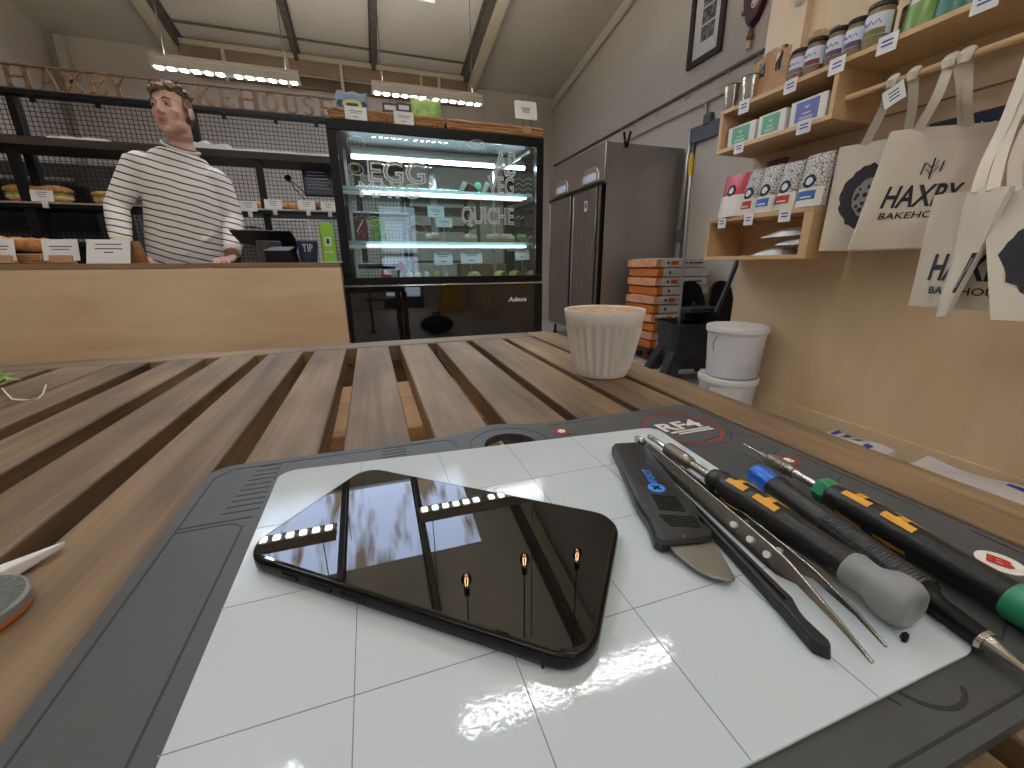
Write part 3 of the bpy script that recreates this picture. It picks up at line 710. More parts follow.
MB().lathe(o, d, [(0, .0012), (.0005, .0016), (.018, .0016), (.018, .002)], 12).build('bit', 'chrome', sa)
MB().lathe(o, d, [(.0165, .003)] + [(.0175+.0007*i, .0036+(.0002 if i % 2 else 0)) for i in range(20)] + [(.0318, .0031), (.0325, .0034), (.0345, .0034), (.036, .0028)], 32).build('knurled_sleeve', 'knurl', sa, angle=.2)
MB().lathe(o, d, [(.0345, .0022), (.0505, .0022)], 14).build('shaft', 'steel', sa)
MB().lathe(o, d, hp, 28).build('handle', 'blackplastic', sa)
yellow_pattern(MB(), o, d, .0605, .0880, interp(hp), (.95, 2.75, 4.6)).build('grip_pattern', 'yellow', sa)
MB().lathe(o, d, [(.1125, .0058), (.1140, .0063), (.1175, .0057), (.1195, .0056), (.1215, .0066), (.1240, .0079), (.1265, .0081), (.1290, .0078), (.1308, .0067), (.1316, .0048), (.1308, .002)], 28).build('turning_cap', 'greycap', sa)
pn = thing('knurled_scriber', 'black knurled tool with blue cap and silver pointed tip', 'pick tool', (.165, .09, zb))
o, d, L_ = axis((.1742, .1345, zb+.0070), (.1572, .0352, zb+.0028))
MB().lathe(o, d, [(0, .0045), (.0006, .0054), (.004, .0058), (.0048, .0056), (.0056, .0058), (.0125, .0058)], 28).build('end_cap', 'blue', pn)
MB().lathe(o, d, [(.0120, .0057), (.0415, .0059)], 24).build('barrel', 'blackplastic', pn)
MB().lathe(o, d, [(.041+.0006*i, .0060+(.00026 if i % 2 else 0)) for i in range(60)], 40, mod=lambda a, t: 1+.03*(int(a*20/pi) % 2)).build('knurled_grip', 'blackplastic', pn, angle=.2)
MB().lathe(o, d, [(.0762, .0058), (.0785, .0042), (.081, .0034), (.0925, .0031)], 20).build('nose', 'black', pn)
MB().lathe(o, d, [(.0922, .0034), (.0936, .0034)], 18).build('collar', 'chrome', pn)
MB().lathe(o, d, [(.0934, .0026), (.096, .0019), (.100, .0012), (.110, .0007)], 14).build('tip', 'chrome', pn)
sb = thing('precision_screwdriver', 'black and yellow screwdriver with green collar and green end', 'screwdriver', (.19, .1, ZM))
o, d, L_ = axis((.1965, .1620, ZM+.0088), (.1830, .0450, ZM+.0066))
MB().lathe(o, d, [(0, .0004), (.012, .0008), (.0122, .0013), (.0185, .0014)], 12).build('bit', 'chrome', sb)
hp = [(.0535, .0050), (.0550, .0056), (.0640, .0066), (.074, .0068), (.086, .0062), (.1, .0060), (.115, .0058)]
MB().lathe(o, d, [(.0178, .0026)] + [(.0186+.0007*i, .0031+(.0002 if i % 2 else 0)) for i in range(18)] + [(.0316, .0026), (.0322, .0029), (.0336, .0029), (.0345, .0022)], 32).build('knurled_sleeve', 'knurl', sb, angle=.2)
MB().lathe(o, d, [(.033, .0021), (.048, .0021)], 14).build('shaft', 'steel', sb)
MB().lathe(o, d, [(.0475, .0040), (.0482, .0060), (.0525, .0063), (.0540, .0054)], 6).build('hex_collar', 'green', sb, bev=.0004)
MB().lathe(o, d, hp, 28).build('handle', 'blackplastic', sb)
yellow_pattern(MB(), o, d, .0600, .0900, interp(hp), (.95, 2.75, 4.6)).build('grip_pattern', 'yellow', sb)
MB().lathe(o, d, [(.1145, .0060), (.1155, .0066), (.13, .0066), (.136, .0060), (.139, .004)], 28).build('end_cap', 'green', sb)
mb = MB(); c = PZ(905, 636, ZS+.0015)
mb.prism([(c.x-.0018, c.y-.0004), (c.x-.0008, c.y-.0012), (c.x+.0014, c.y-.0006), (c.x+.0018, c.y+.0008), (c.x-.0002, c.y+.0012)], ZS+.0002, ZS+.0022, WORLD, .8)
tag(mb.build('plastic_scrap', 'black', loc=(c.x, c.y, ZS), bev=.0003), 'tiny black plastic scrap on the sheet near the grey cap', 'scrap')
# --- white stick and grey disc at the left edge
st = MB(); a = PZ(65, 541, T+.004); b = PZ(-60, 598, T+.006); u = (b-a).normalized(); w = V((-u.y, u.x, 0))
st.hexa([a-w*.0006-V((0, 0, .002)), a+w*.0006-V((0, 0, .002)), a+w*.0006, a-w*.0006, b-w*.0062-V((0, 0, .0055)), b+w*.0062-V((0, 0, .0055)), b+w*.005+V((0, 0, .002)), b-w*.005+V((0, 0, .002))])
tag(st.build('plastic_pick', 'white', loc=(a.x, a.y, T), bev=.0006), 'pointed white plastic stick at the left table edge', 'pick')
c = PZ(-50, 618, T+.004)
dc = thing('round_disc', 'round grey felt topped disc with pale rim, left table edge', 'disc', (c.x, c.y, T))
MB().lathe((c.x, c.y, T+.0003), (0, 0, 1), [(0, .0172), (.0005, .0178), (.0022, .0178)], 40).build('orange_base', 'orange', dc)
MB().lathe((c.x, c.y, T+.0024), (0, 0, 1), [(0, .0180), (.0028, .0182), (.0036, .0176)], 40).build('rim', 'greycap', dc)
MB().lathe((c.x, c.y, T+.0052), (0, 0, 1), [(0, .0172), (.001, .0170)], 40).build('felt_top', 'disc', dc)
# --- small plant with a tendril
pl = thing('plant_sprig', 'small green sprig with thin curling tendril on the table', 'plant', (-.385, .50, T))
q = [PZ(x, y, T+.004) for x, y in ((2, 388), (6, 393), (12, 399), (24, 400), (38, 398.5), (43, 394), (45, 388), (46, 385))]
MB().tube(q, .0007, 6).build('tendril', 'cream', pl)
mb = MB(); c = PZ(-6, 388, T+.004)
for i in range(7):
    a = i*.9; e = c+V((.022*cos(a), .022*sin(a), .006+.004*(i % 3)))
    mb.tube([c, (c+e)/2+V((0, 0, .006)), e], [.001, .003, .0006], 6, flat=.3)
mb.build('leaf', 'plant', pl)
MB().tube([PZ(0, 372, T+.01), PZ(7, 377, T+.012), PZ(5, 384, T+.008), PZ(-4, 388, T+.004)], .0006, 6).build('tendril', 'plant', pl)
# ================================================================ CUP
CX, CY = .2280, .3745
cp = thing('coffee_cup', 'pale ribbed handleless cup full of frothy coffee', 'cup', (CX, CY, T))
N_ = 100
def rib(a, t):
    k_ = max(0, min(1, (t-.004)/.012))*max(0, min(1, (.057-t)/.010))
    x_ = abs(((a*26/(2*pi)) % 1)*2-1); return 1 - .125*k_*min(1, (1-x_)/.66)**.9 + .03*k_
HB = .0700
MB().lathe((CX, CY, T+.0002), (0, 0, 1), [(0, .0235), (.001, .0270), (.004, .0282), (.007, .0292)] + [(.010+.0075*i, .0302+.00145*i) for i in range(7)] + [(.059, .0398), (HB-.001, .0414), (HB, .0409), (HB-.0005, .0401), (HB-.006, .0396)], 416, mod=rib).build('cup_body', 'cup', cp)
MB().lathe((CX, CY, T+HB-.008), (0, 0, 1), [(0, .0388), (.0065, .0397), (.0068, .02)], 48).build('coffee', 'coffee', cp)
# ================================================================ COUNTER
CZ = .895
ct = thing('service_counter', 'pale birch plywood service counter with thin brown top edge', 'counter', (-1.5, 2.1, 0))
def leftpt(z): return -.126
MB().box(XL+.35, -.1262, 2.10, 2.118, 0, CZ-.022).build('front_panel', 'plyx', ct, smooth=False)
MB().box(XL+.35, -.1262, 2.098, 2.66, CZ-.021, CZ).build('worktop', 'plyedge', ct, bev=.002)
MB().box(-.146, -.1264, 2.119, 2.64, 0, CZ-.022).build('end_panel', 'plyx', ct, smooth=False)
MB().box(XL+.35, XL+.37, 2.119, 2.64, 0, CZ-.022).build('end_panel', 'plyx', ct, smooth=False)
def card(fr, w, h, name, label, grp, loc, rows=None, holder=None, mt='paper', seed=0):
    t = thing(name, label, 'price card', loc, grp)
    cd_ = MB().box(-w/2, w/2, 0, h, -.0012, 0, fr).build('card', mt, t, smooth=False)
    f2 = lambda x, y, z=0: fr(x, y+h/2, z)
    for y, l, tt in rows or ((.16, .62, .05), (.02, .5, .04), (-.28, .25, .05)):
        MB().box(-w*l/2, w*l/2, h*y-h*tt/2, h*y+h*tt/2, .0001, .0004, f2).build('print_line', 'ink', cd_, smooth=False)
    if holder: MB().box(-holder/2, holder/2, -.012, .018, -.022, .012, fr).build('wood_block', 'cardb', t, bev=.002)
    return t
# cards standing on the counter
for (x0, x1, y0, y1), lab in (((-14, 16.5, 239.5, 260), 'white price card in wooden block at left photo edge, on counter'), ((44, 80.5, 240, 260.5), 'white price card in wooden block on counter, in front of the loaf')):
    a = PY(x0, y1, 2.16); b = PY(x1, y1, 2.16); w = b.x-a.x; h = .082
    fr = FR(((a.x+b.x)/2, 2.16, CZ+.013), (1, 0, -.0), (0, .22, 1)); card(fr, w, h, 'price_card', lab, 'cards along the counter', ((a.x+b.x)/2, 2.16, CZ), holder=.07)
a = PY(87, 263, 2.13); b = PY(131, 263, 2.13); w = b.x-a.x
t = thing('folded_card', 'larger white folded tent card beside the man\'s hand, on counter', 'price card', ((a.x+b.x)/2, 2.14, CZ), 'cards along the counter')
fr = FR(((a.x+b.x)/2, 2.125, CZ+.0006), (1, 0, 0), (.06, .35, 1)); MB().box(-w/2, w/2, 0, .098, -.0015, 0, fr).build('card_front', 'paper', t, smooth=False)
for y, l in ((.078, .6), (.06, .62), (.045, .22)): MB().box(-w*l/2, w*l/2, y-.0022, y+.0022, .0001, .0004, fr).build('print_line', 'ink', t, smooth=False)
fr2 = FR(((a.x+b.x)/2+.012, 2.21, CZ+.0006), (1, 0, 0), (.0, -.50, 1)); MB().box(-w/2, w/2+.02, 0, .098, 0, .0015, fr2).build('card_back', 'cardb', t, smooth=False)
# bread behind the cards
bk = thing('bread_basket', 'low brown bread basket behind the price cards', 'basket', (-1.22, 2.3, CZ))
x0 = PY(-20, 255, 2.25).x; x1 = PY(47, 255, 2.25).x
MB().box(x0, x1, 2.21, 2.42, CZ+.0005, CZ+.04).build('basket_body', 'wicker', bk, bev=.006)
def loaf(p0, p1, r, mt_, name, lab, cat, slashes=4):
    p0, p1 = V(p0), V(p1); o = thing(name, lab, cat, (p0+p1)/2-V((0, 0, r)), 'loaves on the counter')
    pts = [p0.lerp(p1, i/10) for i in range(11)]; rad = [r*(.35+.65*sin(pi*(.08+.84*i/10))**.45) for i in range(11)]
    MB().tube(pts, rad, 14, flat=.8).build('crust', mt_, o)
    for i in range(slashes):
        c = p0.lerp(p1, (i+.7)/(slashes+.4)); d = (p1-p0).normalized()
        MB().tube([c-d*r*.5+V((0, -r*.3, r*.74)), c+V((0, -.1*r, r*.80)), c+d*r*.5+V((0, r*.3, r*.74))], [r*.08, r*.2, r*.08], 6).build('slash', 'bread', o)
a = PY(-30, 231, 2.33); b = PY(44, 238, 2.33); loaf((a.x, 2.36, CZ+.092), (b.x, 2.36, CZ+.074), .028, 'bread', 'baguette', 'long pale baguette lying behind the cards on the counter', 'bread', 5)
a = PY(16, 247, 2.27); b = PY(50, 247, 2.27); loaf((a.x, 2.262, CZ+.074), (b.x+.02, 2.262, CZ+.070), .032, 'crust', 'seeded_loaf', 'golden seeded loaf between the two counter price cards', 'bread', 3)
# tip cup, card machine, till and green stand
c = PY(309, 262, 2.16)
tc_ = thing('tip_cup', 'navy paper cup marked TIP standing on the counter', 'cup', (c.x, 2.19, CZ))
MB().lathe((c.x, 2.19, CZ+.0005), (0, 0, 1), [(0, .034), (.002, .0355), (.094, .0445)], 32).build('cup_body', 'navy', tc_)
MB().lathe((c.x, 2.19, CZ+.094), (0, 0, 1), [(0, .0448), (.004, .0455), (.006, .0448), (.005, .042)], 32).build('cup_rim', 'greycap', tc_)
fr = lambda x, y, z=0: V((c.x+.0415*sin(x/.041), 2.19-(.0415)*cos(x/.041), CZ+.052+y)) + V((0, -(.0045*(y+.05)/.09)-z, 0))
MB().text('TIP', fr, .004, .012, .044, .032, .0012).build('cup_print', 'whitep', tc_)
c = PY(330, 257, 2.19)
gs = thing('card_stand', 'lime green rounded stand with small white code panel on counter', 'payment stand', (c.x, 2.19, CZ))
g = front((c.x, 2.185, CZ))
MB().prism([(-.030, .0), (.030, .0), (.030, .05), (.028, .1)] + [(.031*cos(radians(a)), .150+.030*sin(radians(a))) for a in range(0, 181, 15)] + [(-.028, .1), (-.030, .05)], -.02, 0, g).build('stand', 'limegreen', gs, bev=.004)
MB().box(-.013, .013, .075, .115, .0002, .0012, g).build('code_panel', 'whitep', gs, smooth=False)
MB().box(-.007, .007, .084, .106, .0012, .0016, g).build('code_print', 'navy', gs, smooth=False)
MB().box(-.02, .02, .045, .05, .0002, .001, g).build('print_line', 'whitep', gs, smooth=False)
g2 = (PY(322, 258, 2.25).x, PY(343, 258, 2.25).x)
MB().box(-.045, .055, -.0, .004, -.08, .03, FR((c.x, 2.2, CZ+.0005), (1, 0, 0), (0, 0, 1))).build('stand_base', 'white', gs, bev=.002)
a = PY(253, 230, 2.36); b = PY(297, 230, 2.36)
tl = thing('till_screen', 'black till screen tilted back, seen from behind on counter', 'till', (-.45, 2.4, CZ))
P4 = [PY(228, 230, 2.34), PY(290, 231, 2.34), PY(298, 243, 2.40), PY(297, 251, 2.44), PY(262, 247, 2.44), PY(240, 243, 2.40)]
mb = MB(); k = len(P4); mb.v = [p for p in P4]+[p+V((0, .016, .004)) for p in P4]; mb.f = [tuple(range(k)), tuple(reversed(range(k, 2*k)))]+[(i, (i+1) % k, k+(i+1) % k, k+i) for i in range(k)]
mb.build('screen_shell', 'blackplastic', tl, bev=.003)
MB().bar((-.42, 2.45, CZ+.0), (-.42, 2.43, CZ+.09), .05, .03, (0, 1, 0)).build('screen_stand', 'black', tl)
MB().box(-.5, -.34, 2.36, 2.5, CZ+.0005, CZ+.012).build('screen_base', 'black', tl, bev=.003)
a = PY(256, 250, 2.2); b = PY(278, 250, 2.2)
pc = thing('black_pot', 'dark round pot beside card printer on counter', 'pot', ((a.x+b.x)/2, 2.26, CZ))
MB().lathe(((a.x+b.x)/2, 2.26, CZ+.0005), (0, 0, 1), [(0, .046), (.002, .048), (.094, .052), (.096, .050), (.094, .046), (.03, .044)], 32).build('pot_body', 'slatebox', pc)
a = PY(266, 262, 2.14); b = PY(298, 262, 2.14)
pr = thing('receipt_printer', 'black box receipt printer with sloping lid, next to TIP cup', 'printer', ((a.x+b.x)/2, 2.2, CZ))
mb = MB(); xa, xb = a.x, b.x
mb.hexa([(xa, 2.135, CZ+.0005), (xb, 2.15, CZ+.0005), (xb, 2.2, CZ+.0005), (xa+.01, 2.2, CZ+.0005), (xa, 2.135, CZ+.052), (xb-.03, 2.145, CZ+.052), (xb-.01, 2.2, CZ+.072), (xa+.02, 2.2, CZ+.072)])
mb.build('printer_case', 'black', pr, bev=.003)
MB().bar((xa+.002, 2.133, CZ+.054), (xb-.03, 2.143, CZ+.054), .006, .006).build('printer_lid_rim', 'greycap', pr)
# ================================================================ DISPLAY CASE
X0, X1, Y0, Y1, ZT, ZG = -.1225, .925, 2.2, 2.80, 1.508, .788
dcase = thing('display_cabinet', 'black framed glass cake cabinet with lit shelves and glossy black base', 'display cabinet', (.4, 2.5, 0))
def part(mb, name, mt_, par=dcase, **k): return mb.build(name, mt_, par, **k)
LN = -.0095                                        # the cabinet's sides lean a touch
part(MB().box(X0+.01, X1, Y0+.002, Y1, 0, .1), 'plinth', 'black', bev=.003)
part(MB().box(X0, X1, Y0, Y1, .1005, ZG-.012), 'base', 'black', smooth=False)
part(MB().box(X0+.02, X1-.05, Y0-.004, Y0-.0002, .11, ZG-.016), 'base_panel', 'glossblack', smooth=False)
part(MB().box(X1-.048, X1, Y0-.003, Y0-.0002, .11, ZG-.016), 'vent_panel', 'blacksteel', smooth=False)
part(MB().box(X0-.002, X1+.002, Y0-.008, Y0+.01, ZG-.010, ZG-.003), 'chrome_strip', 'chrome', bev=.001)
part(MB().box(X0, X1, Y0, Y1, ZG-.002, ZG+.004), 'deck_tray', 'black', smooth=False)
part(MB().box(X0+.03, X1-.03, Y0+.045, Y1-.03, ZG+.0045, ZG+.012), 'deck', 'white', smooth=False)
part(MB().box(X0, X1, Y0, Y0+.04, ZG+.0045, ZG+.034), 'bottom_rail', 'black', bev=.003)
part(MB().box(X0, X1, Y0, Y1, ZT-.045, ZT), 'top', 'black', bev=.004)
for x in (X0, X1-.04): part(MB().box(x, x+.04, Y0, Y0+.04, ZG+.035, ZT-.0455), 'corner_post', 'black', bev=.003)
for x in (X0, X1-.04): part(MB().box(x, x+.04, Y1-.04, Y1, ZG+.005, ZT-.0455), 'corner_post', 'black', bev=.003)
part(MB().box(X0+.041, X1-.041, Y0+.004, Y0+.010, ZG+.035, ZT-.046), 'front_glass', 'glass', smooth=False)
for x in (X0+.004, X1-.010): part(MB().box(x, x+.006, Y0+.041, Y1-.041, ZG+.006, ZT-.046), 'side_glass', 'glass', smooth=False)
for a, b in ((X0+.041, .42), (.425, X1-.041)): part(MB().box(a, b, Y1-.02, Y1-.014, ZG+.006, ZT-.046), 'rear_door', 'glass', smooth=False)
part(MB().box(.40, .445, Y1-.035, Y1-.021, ZG+.006, ZT-.046), 'door_stile', 'steelpale', bev=.002)
SH = ((1.245, 2.30), (.993, 2.28))
for z, y in SH:
    s = part(MB().box(X0+.03, X1-.03, y, Y1-.05, z-.004, z), 'shelf', 'shelfglass', smooth=False)
    MB().box(X0+.03, X1-.03, y-.006, y-.0005, z-.010, z+.006).build('shelf_edge', 'glassedge', s, bev=.001)
    MB().box(X0+.03, X1-.03, y, y+.012, z-.030, z-.012).build('shelf_rail', 'steelpale', s, smooth=False)
    for x in (X0+.022, X1-.03): MB().box(x, x+.008, y-.02, Y1-.05, z-.03, z-.005).build('shelf_bracket', 'steelpale', s, smooth=False)
for x in (.0, .80):
    part(MB().box(X0+.05+x, X0+.065+x, 2.50, 2.515, ZG+.013, ZT-.05), 'shelf_upright', 'steelpale', smooth=False)
for a, b in ((-.03, .70), (.745, .875)):
    part(MB().tube([(a, 2.36, 1.395), (b, 2.36, 1.395)], .010, 12), 'led_tube', 'led')
    part(MB().box(a, b, 2.362, 2.375, 1.41, 1.43), 'led_batten', 'steelpale', smooth=False)
for z in (1.238-.012, .987-.012): part(MB().box(0, .85, 2.262, 2.270, z-.004, z+.004), 'led_strip', 'ledsoft', smooth=False)
part(MB().bar((.70, 2.30, 1.36), (.86, 2.24, 1.45), .012, .012), 'support_arm', 'steelpale')
mb = MB()
for i in range(40): mb.box(-.03+.0225*i, -.022+.0225*i, 2.42, 2.425, 1.41, 1.455)
mb.box(-.035, .88, 2.426, 2.44, 1.40, 1.458); part(mb, 'air_grille', 'steelpale', smooth=False)
# lettering drawn on the front glass in chalk marker
gl = front((0, Y0+.0034, 0))
def gtext(s_, x0, y0, x1, y1, mt_='marker', o_=.028, name='glass_lettering'):
    a = PY(x0, y1, Y0); b = PY(x1, y0, Y0)
    part(MB().text(s_, gl, (a.x+b.x)/2, (a.z+b.z)/2, b.x-a.x, b.z-a.z, .001, outline=o_), name, mt_)
gtext('EGG,', 369, 163, 432, 186); gtext('MAYO', 360, 184, 420, 197)
gtext('QUICHE', 462, 208, 514, 227); gtext('AS', 494, 152, 516, 176); gtext('VEG', 488, 177, 514, 195)
def gpath(pts, mt_='marker', r_=.0016, name='glass_drawing'):
    part(MB().tube([PY(x, y, Y0+.001) for x, y in pts], r_, 6), name, mt_)
def ell_px(cx, cy, rx, ry, tilt=0): return [(cx+rx*cos(a)*cos(tilt)-ry*sin(a)*sin(tilt), cy+rx*cos(a)*sin(tilt)+ry*sin(a)*cos(tilt)) for a in [2*pi*i/20 for i in range(21)]]
gpath(ell_px(356, 169, 8, 5.5, .5)); gpath(ell_px(355, 168, 5, 3.6, .5), 'markery', .001)
gpath(ell_px(356, 143, 9, 7, .2), r_=.0011); gpath([(350, 139), (352, 147), (355, 141), (357, 149), (360, 142), (364, 146)], r_=.001)
gpath(ell_px(476, 144.5, 8, 4.5)); gpath([(470, 146), (474, 143), (477, 146), (482, 143)], r_=.001)
for i in range(3): gpath([(455+4*i, 148), (457+4*i, 141), (459+4*i, 146)], 'markerg' if i < 2 else 'markery', .0012)
gpath([(428, 178), (431, 176), (433, 180), (437, 176), (440, 181)], r_=.0009)
for i in range(4): gpath([(515, 180+5*i), (519, 178+5*i), (523, 181+5*i), (528, 178+5*i), (532, 180+5*i)], r_=.0009)
gpath(ell_px(373, 221, 6.5, 4.5, -.2), 'markerg'); gpath(ell_px(374, 223, 6, 3.5, -.2), 'markery', .0011)
gpath([(357, 232), (360, 226), (363, 220)], 'marker', .0018)
gpath([(356, 214), (360, 217), (364, 213), (368, 209), (371, 213), (367, 216)], 'markerp', .0013); gpath([(357, 235), (361, 231), (365, 234), (362, 238)], 'markerp', .0013)
gpath([(448, 214), (452, 217), (448, 222), (451, 228), (447, 232)], 'markerg', .0018); gpath([(410, 226), (416, 223), (423, 225), (427, 231), (421, 233), (412, 230)], 'markery', .0012)
gpath([(516, 218), (519, 216), (521, 219), (524, 216)], r_=.001)
lg = front((0, Y0-.0042, 0)); a = PY(508, 301, Y0); b = PY(526, 296, Y0)
part(MB().text('Adexa', lg, (a.x+b.x)/2, (a.z+b.z)/2-.003, b.x-a.x, .026, .0006, shear=.15, bold=.02), 'maker_logo', 'whitep')
# ---------------------------------------------------------------- food in the case
def dish(name, lab, cat, x, y, Y, z, grp=None):
    p = PY(x, y, Y); return thing(name, lab, cat, (p.x, Y, z), grp), p.x
DZ = ZG+.0125
def tart(px_, lab, Y=2.33):
    t, x = dish('strawberry_tart', lab, 'tart', px_, 272, Y, DZ, 'tarts on the cabinet deck')
    MB().lathe((x, Y, DZ), (0, 0, 1), [(0, .030), (.004, .032), (.018, .040), (.020, .036)], 24, mod=lambda a, t_: 1+.03*cos(16*a)).build('pastry_case', 'pastry', t)
    for i in range(5): a = 2.4*i; MB().ell((x+.018*cos(a), Y+.014*sin(a), DZ+.028+.004*(i % 2)), (.011, .011, .013), 10, 7).build('strawberry', 'strawb', t)
    MB().ell((x-.006, Y-.006, DZ+.045), (.012, .012, .012), 10, 7).build('cream_swirl', 'cream', t)
tart(386, 'strawberry tart on cabinet deck, left corner')
t, x = dish('strawberry_pot', 'tall red strawberry dessert behind the tart in cabinet', 'dessert', 401, 265, 2.45, DZ)
MB().lathe((x, 2.45, DZ), (0, 0, 1), [(0, .018), (.05, .026), (.052, .02)], 20).build('pot', 'shelfglass', t)
MB().lathe((x, 2.45, DZ+.05), (0, 0, 1), [(0, .022), (.02, .02), (.045, .008), (.052, .002)], 16).build('strawberry_topping', 'strawb', t)
t, x = dish('cake_tray', 'long white tray of small iced cakes on cabinet deck', 'tray', 428, 276, 2.36, DZ)
MB().box(x-.13, x+.12, 2.31, 2.42, DZ, DZ+.016).build('tray', 'white', t, bev=.004)
for i, dx in enumerate((-.10, -.055, -.01, .05, .095)):
    p = (x+dx, 2.355, DZ+.0165); o = tag(MB().lathe(p, (0, 0, 1), [(0, .016), (.012, .02), (.022, .017), (.03, .006)], 16).build('iced_cake', ('cream', 'cream', 'white', 'cake', 'cream')[i], loc=p),
        'small iced cake on the white tray, %s from left' % ('first', 'second', 'third', 'fourth', 'fifth')[i], 'cake', 'iced cakes on the tray')
def bun(px_, lab, cut):
    t, x = dish('yellow_cake', lab, 'cake', px_, 272, 2.34, DZ, 'yellow cakes on the cabinet deck')
    mb = MB(); mb.lathe((x, 2.34, DZ), (0, 0, 1), [(0, .04), (.004, .042), (.02, .040), (.036, .03), (.044, .016), (.046, .002)], 26); mb.build('sponge', 'cake', t)
    if cut: MB().lathe((x+.012, 2.302, DZ+.021), (0.1, -1, .05), [(0, .019), (.003, .018), (.004, .006)], 18).build('chocolate_centre', 'choc', t)
    else: MB().tube([(x-.02, 2.305, DZ+.03), (x, 2.30, DZ+.038), (x+.02, 2.305, DZ+.03)], .005, 8).build('icing_line', 'cream', t)
bun(474, 'domed yellow cake on cabinet deck, iced, no chocolate centre', 0); bun(500, 'yellow cake with chocolate centre, left of the two', 1); bun(515, 'yellow cake with chocolate centre, right of the two', 1); bun(532, 'pale cake at right end of cabinet deck', 0)
for z_, x0, x1, lab in ((.03, 460, 490, 'cardboard cake box lying at back of cabinet deck'),):
    a = PY(x0, 268, 2.56); b = PY(x1, 268, 2.56)
    tag(MB().box(a.x, b.x+.1, 2.54, 2.66, DZ, DZ+.085).build('cake_box', 'cardb', loc=(a.x, 2.6, DZ), bev=.003), lab, 'box')
# meringues / quiche and wrapped sandwiches on the shelves
Z2 = .9935; Z1 = 1.2455
def mer(px_, w, lab, green=False):
    t, x = dish('quiche_slice', lab, 'quiche', px_, 238, 2.38, Z2, 'slices on the middle shelf')
    MB().prism([(-w, 0), (w, 0), (w*.5, .09), (-w*.5, .09)], 0, .028, FR((x, 2.34, Z2), (1, 0, 0), (0, 1, 0)), .95).build('slice', 'pastry', t, bev=.004)
    rr_ = random.Random(px_)
    mb = MB()
    for i in range(9): mb.ell((x+rr_.uniform(-w*.7, w*.7), 2.36+rr_.uniform(0, .05), Z2+.03+rr_.uniform(0, .014)), (.018, .016, .016), 8, 6)
    mb.build('topping', 'lettuce' if green else 'cream', t)
mer(469, .042, 'white topped slice under the painted letter Q, middle shelf'); mer(493, .05, 'white topped slice in the centre right, middle shelf'); mer(507, .04, 'white topped slice next to the salad, middle shelf'); mer(522, .03, 'green salad topped slice at the right, middle shelf', True); mer(534, .03, 'pale slice at far right end, middle shelf')
mer(432, .04, 'pale slice left of the painted letter Q, middle shelf')
def sand(px_, lab, mt_):
    t, x = dish('wrapped_sandwich', lab, 'sandwich', px_, 190, 2.38, Z1, 'wrapped sandwiches on the top shelf')
    MB().prism([(-.05, 0), (.05, 0), (.046, .03), (0, .062), (-.046, .03)], 0, .09, FR((x, 2.43, Z1), (1, 0, 0), (0, 0, 1))).build('filling', mt_, t, bev=.008)
    MB().prism([(-.056, -.0), (-.03, -.0), (.0, .052), (-.024, .064)], 0, .004, FR((x-.012, 2.338, Z1+.001), (1, 0, 0), (0, 0, 1))).build('wrap', 'paper', t, bev=.002)
sand(468, 'dark filled wrapped sandwich, left of two on top shelf', 'choc'); sand(490, 'dark filled wrapped sandwich, right of two on top shelf', 'choc')
p = PY(481, 184, 2.36); tag(MB().prism([(-.03, 0), (.0, -.03), (.03, .0), (.012, .022), (-.012, .022)], 0, .03, front((p.x, 2.45, Z1+.056)), .8).build('mint_packet', 'mint', loc=(p.x, 2.45, Z1), bev=.003), 'mint green packet between the wrapped sandwiches', 'packet')
for x in (350, 372, 400, 425):
    p = PY(x, 190, 2.5); mb = MB().lathe((p.x, 2.5, Z1), (0, 0, 1), [(0, .03), (.03, .042), (.032, .038), (.012, .03)], 20)
    o = tag(mb.build('dark_bowl', 'slatebox', loc=(p.x, 2.5, Z1)), 'dark bowl on the cabinet top shelf, %s' % {350: 'far left', 372: 'second from left', 400: 'third from left', 425: 'fourth from left'}[x], 'bowl', 'bowls on the top shelf')
def icard(x0, x1, y0, y1, Y, lab, tilt=0):
    a = PY(x0, y1, Y); b = PY(x1, y0, Y); w = b.x-a.x; h = b.z-a.z
    fr = FR(((a.x+b.x)/2, Y, a.z), (1, 0, tilt), (0, .12, 1)); t = card(fr, w, h, 'price_card', lab, 'cards inside the glass cabinet', ((a.x+b.x)/2, Y, a.z))
    MB().bar(fr(0, .003, -.003), V((fr(0, 0).x, Y+.01, {1: DZ, 2: Z2}[1 if a.z < .98 else 2])), .004, .004, (0, 1, 0)).build('pick', 'steelpale', t)
icard(434.5, 452.5, 249, 265, 2.31, 'white price card inside cabinet, above the cake tray'); icard(461, 482, 248.5, 263.5, 2.31, 'white price card inside cabinet, above the iced yellow cake'); icard(515.5, 529.5, 245, 260, 2.30, 'white price card inside cabinet, right end of deck', .06)
icard(428, 444, 206, 217, 2.45, 'white price card at the back of the middle shelf', -.03); icard(436, 452, 218, 227, 2.42, 'pale price card left of painted QUICHE', 0)
# magenta and green flower packs at the left of the middle shelf
for px_, mt_, lab in ((362, 'maroon', 'dark pink packet at left of cabinet middle shelf'), (380, 'lettuce', 'green packet beside the dark pink one in cabinet')):
    p = PY(px_, 238, 2.5); tag(MB().box(-.035, .035, 0, .13, -.03, .0, front((p.x, 2.5, Z2))).build('tall_packet', mt_, loc=(p.x, 2.5, Z2), bev=.008), lab, 'packet')
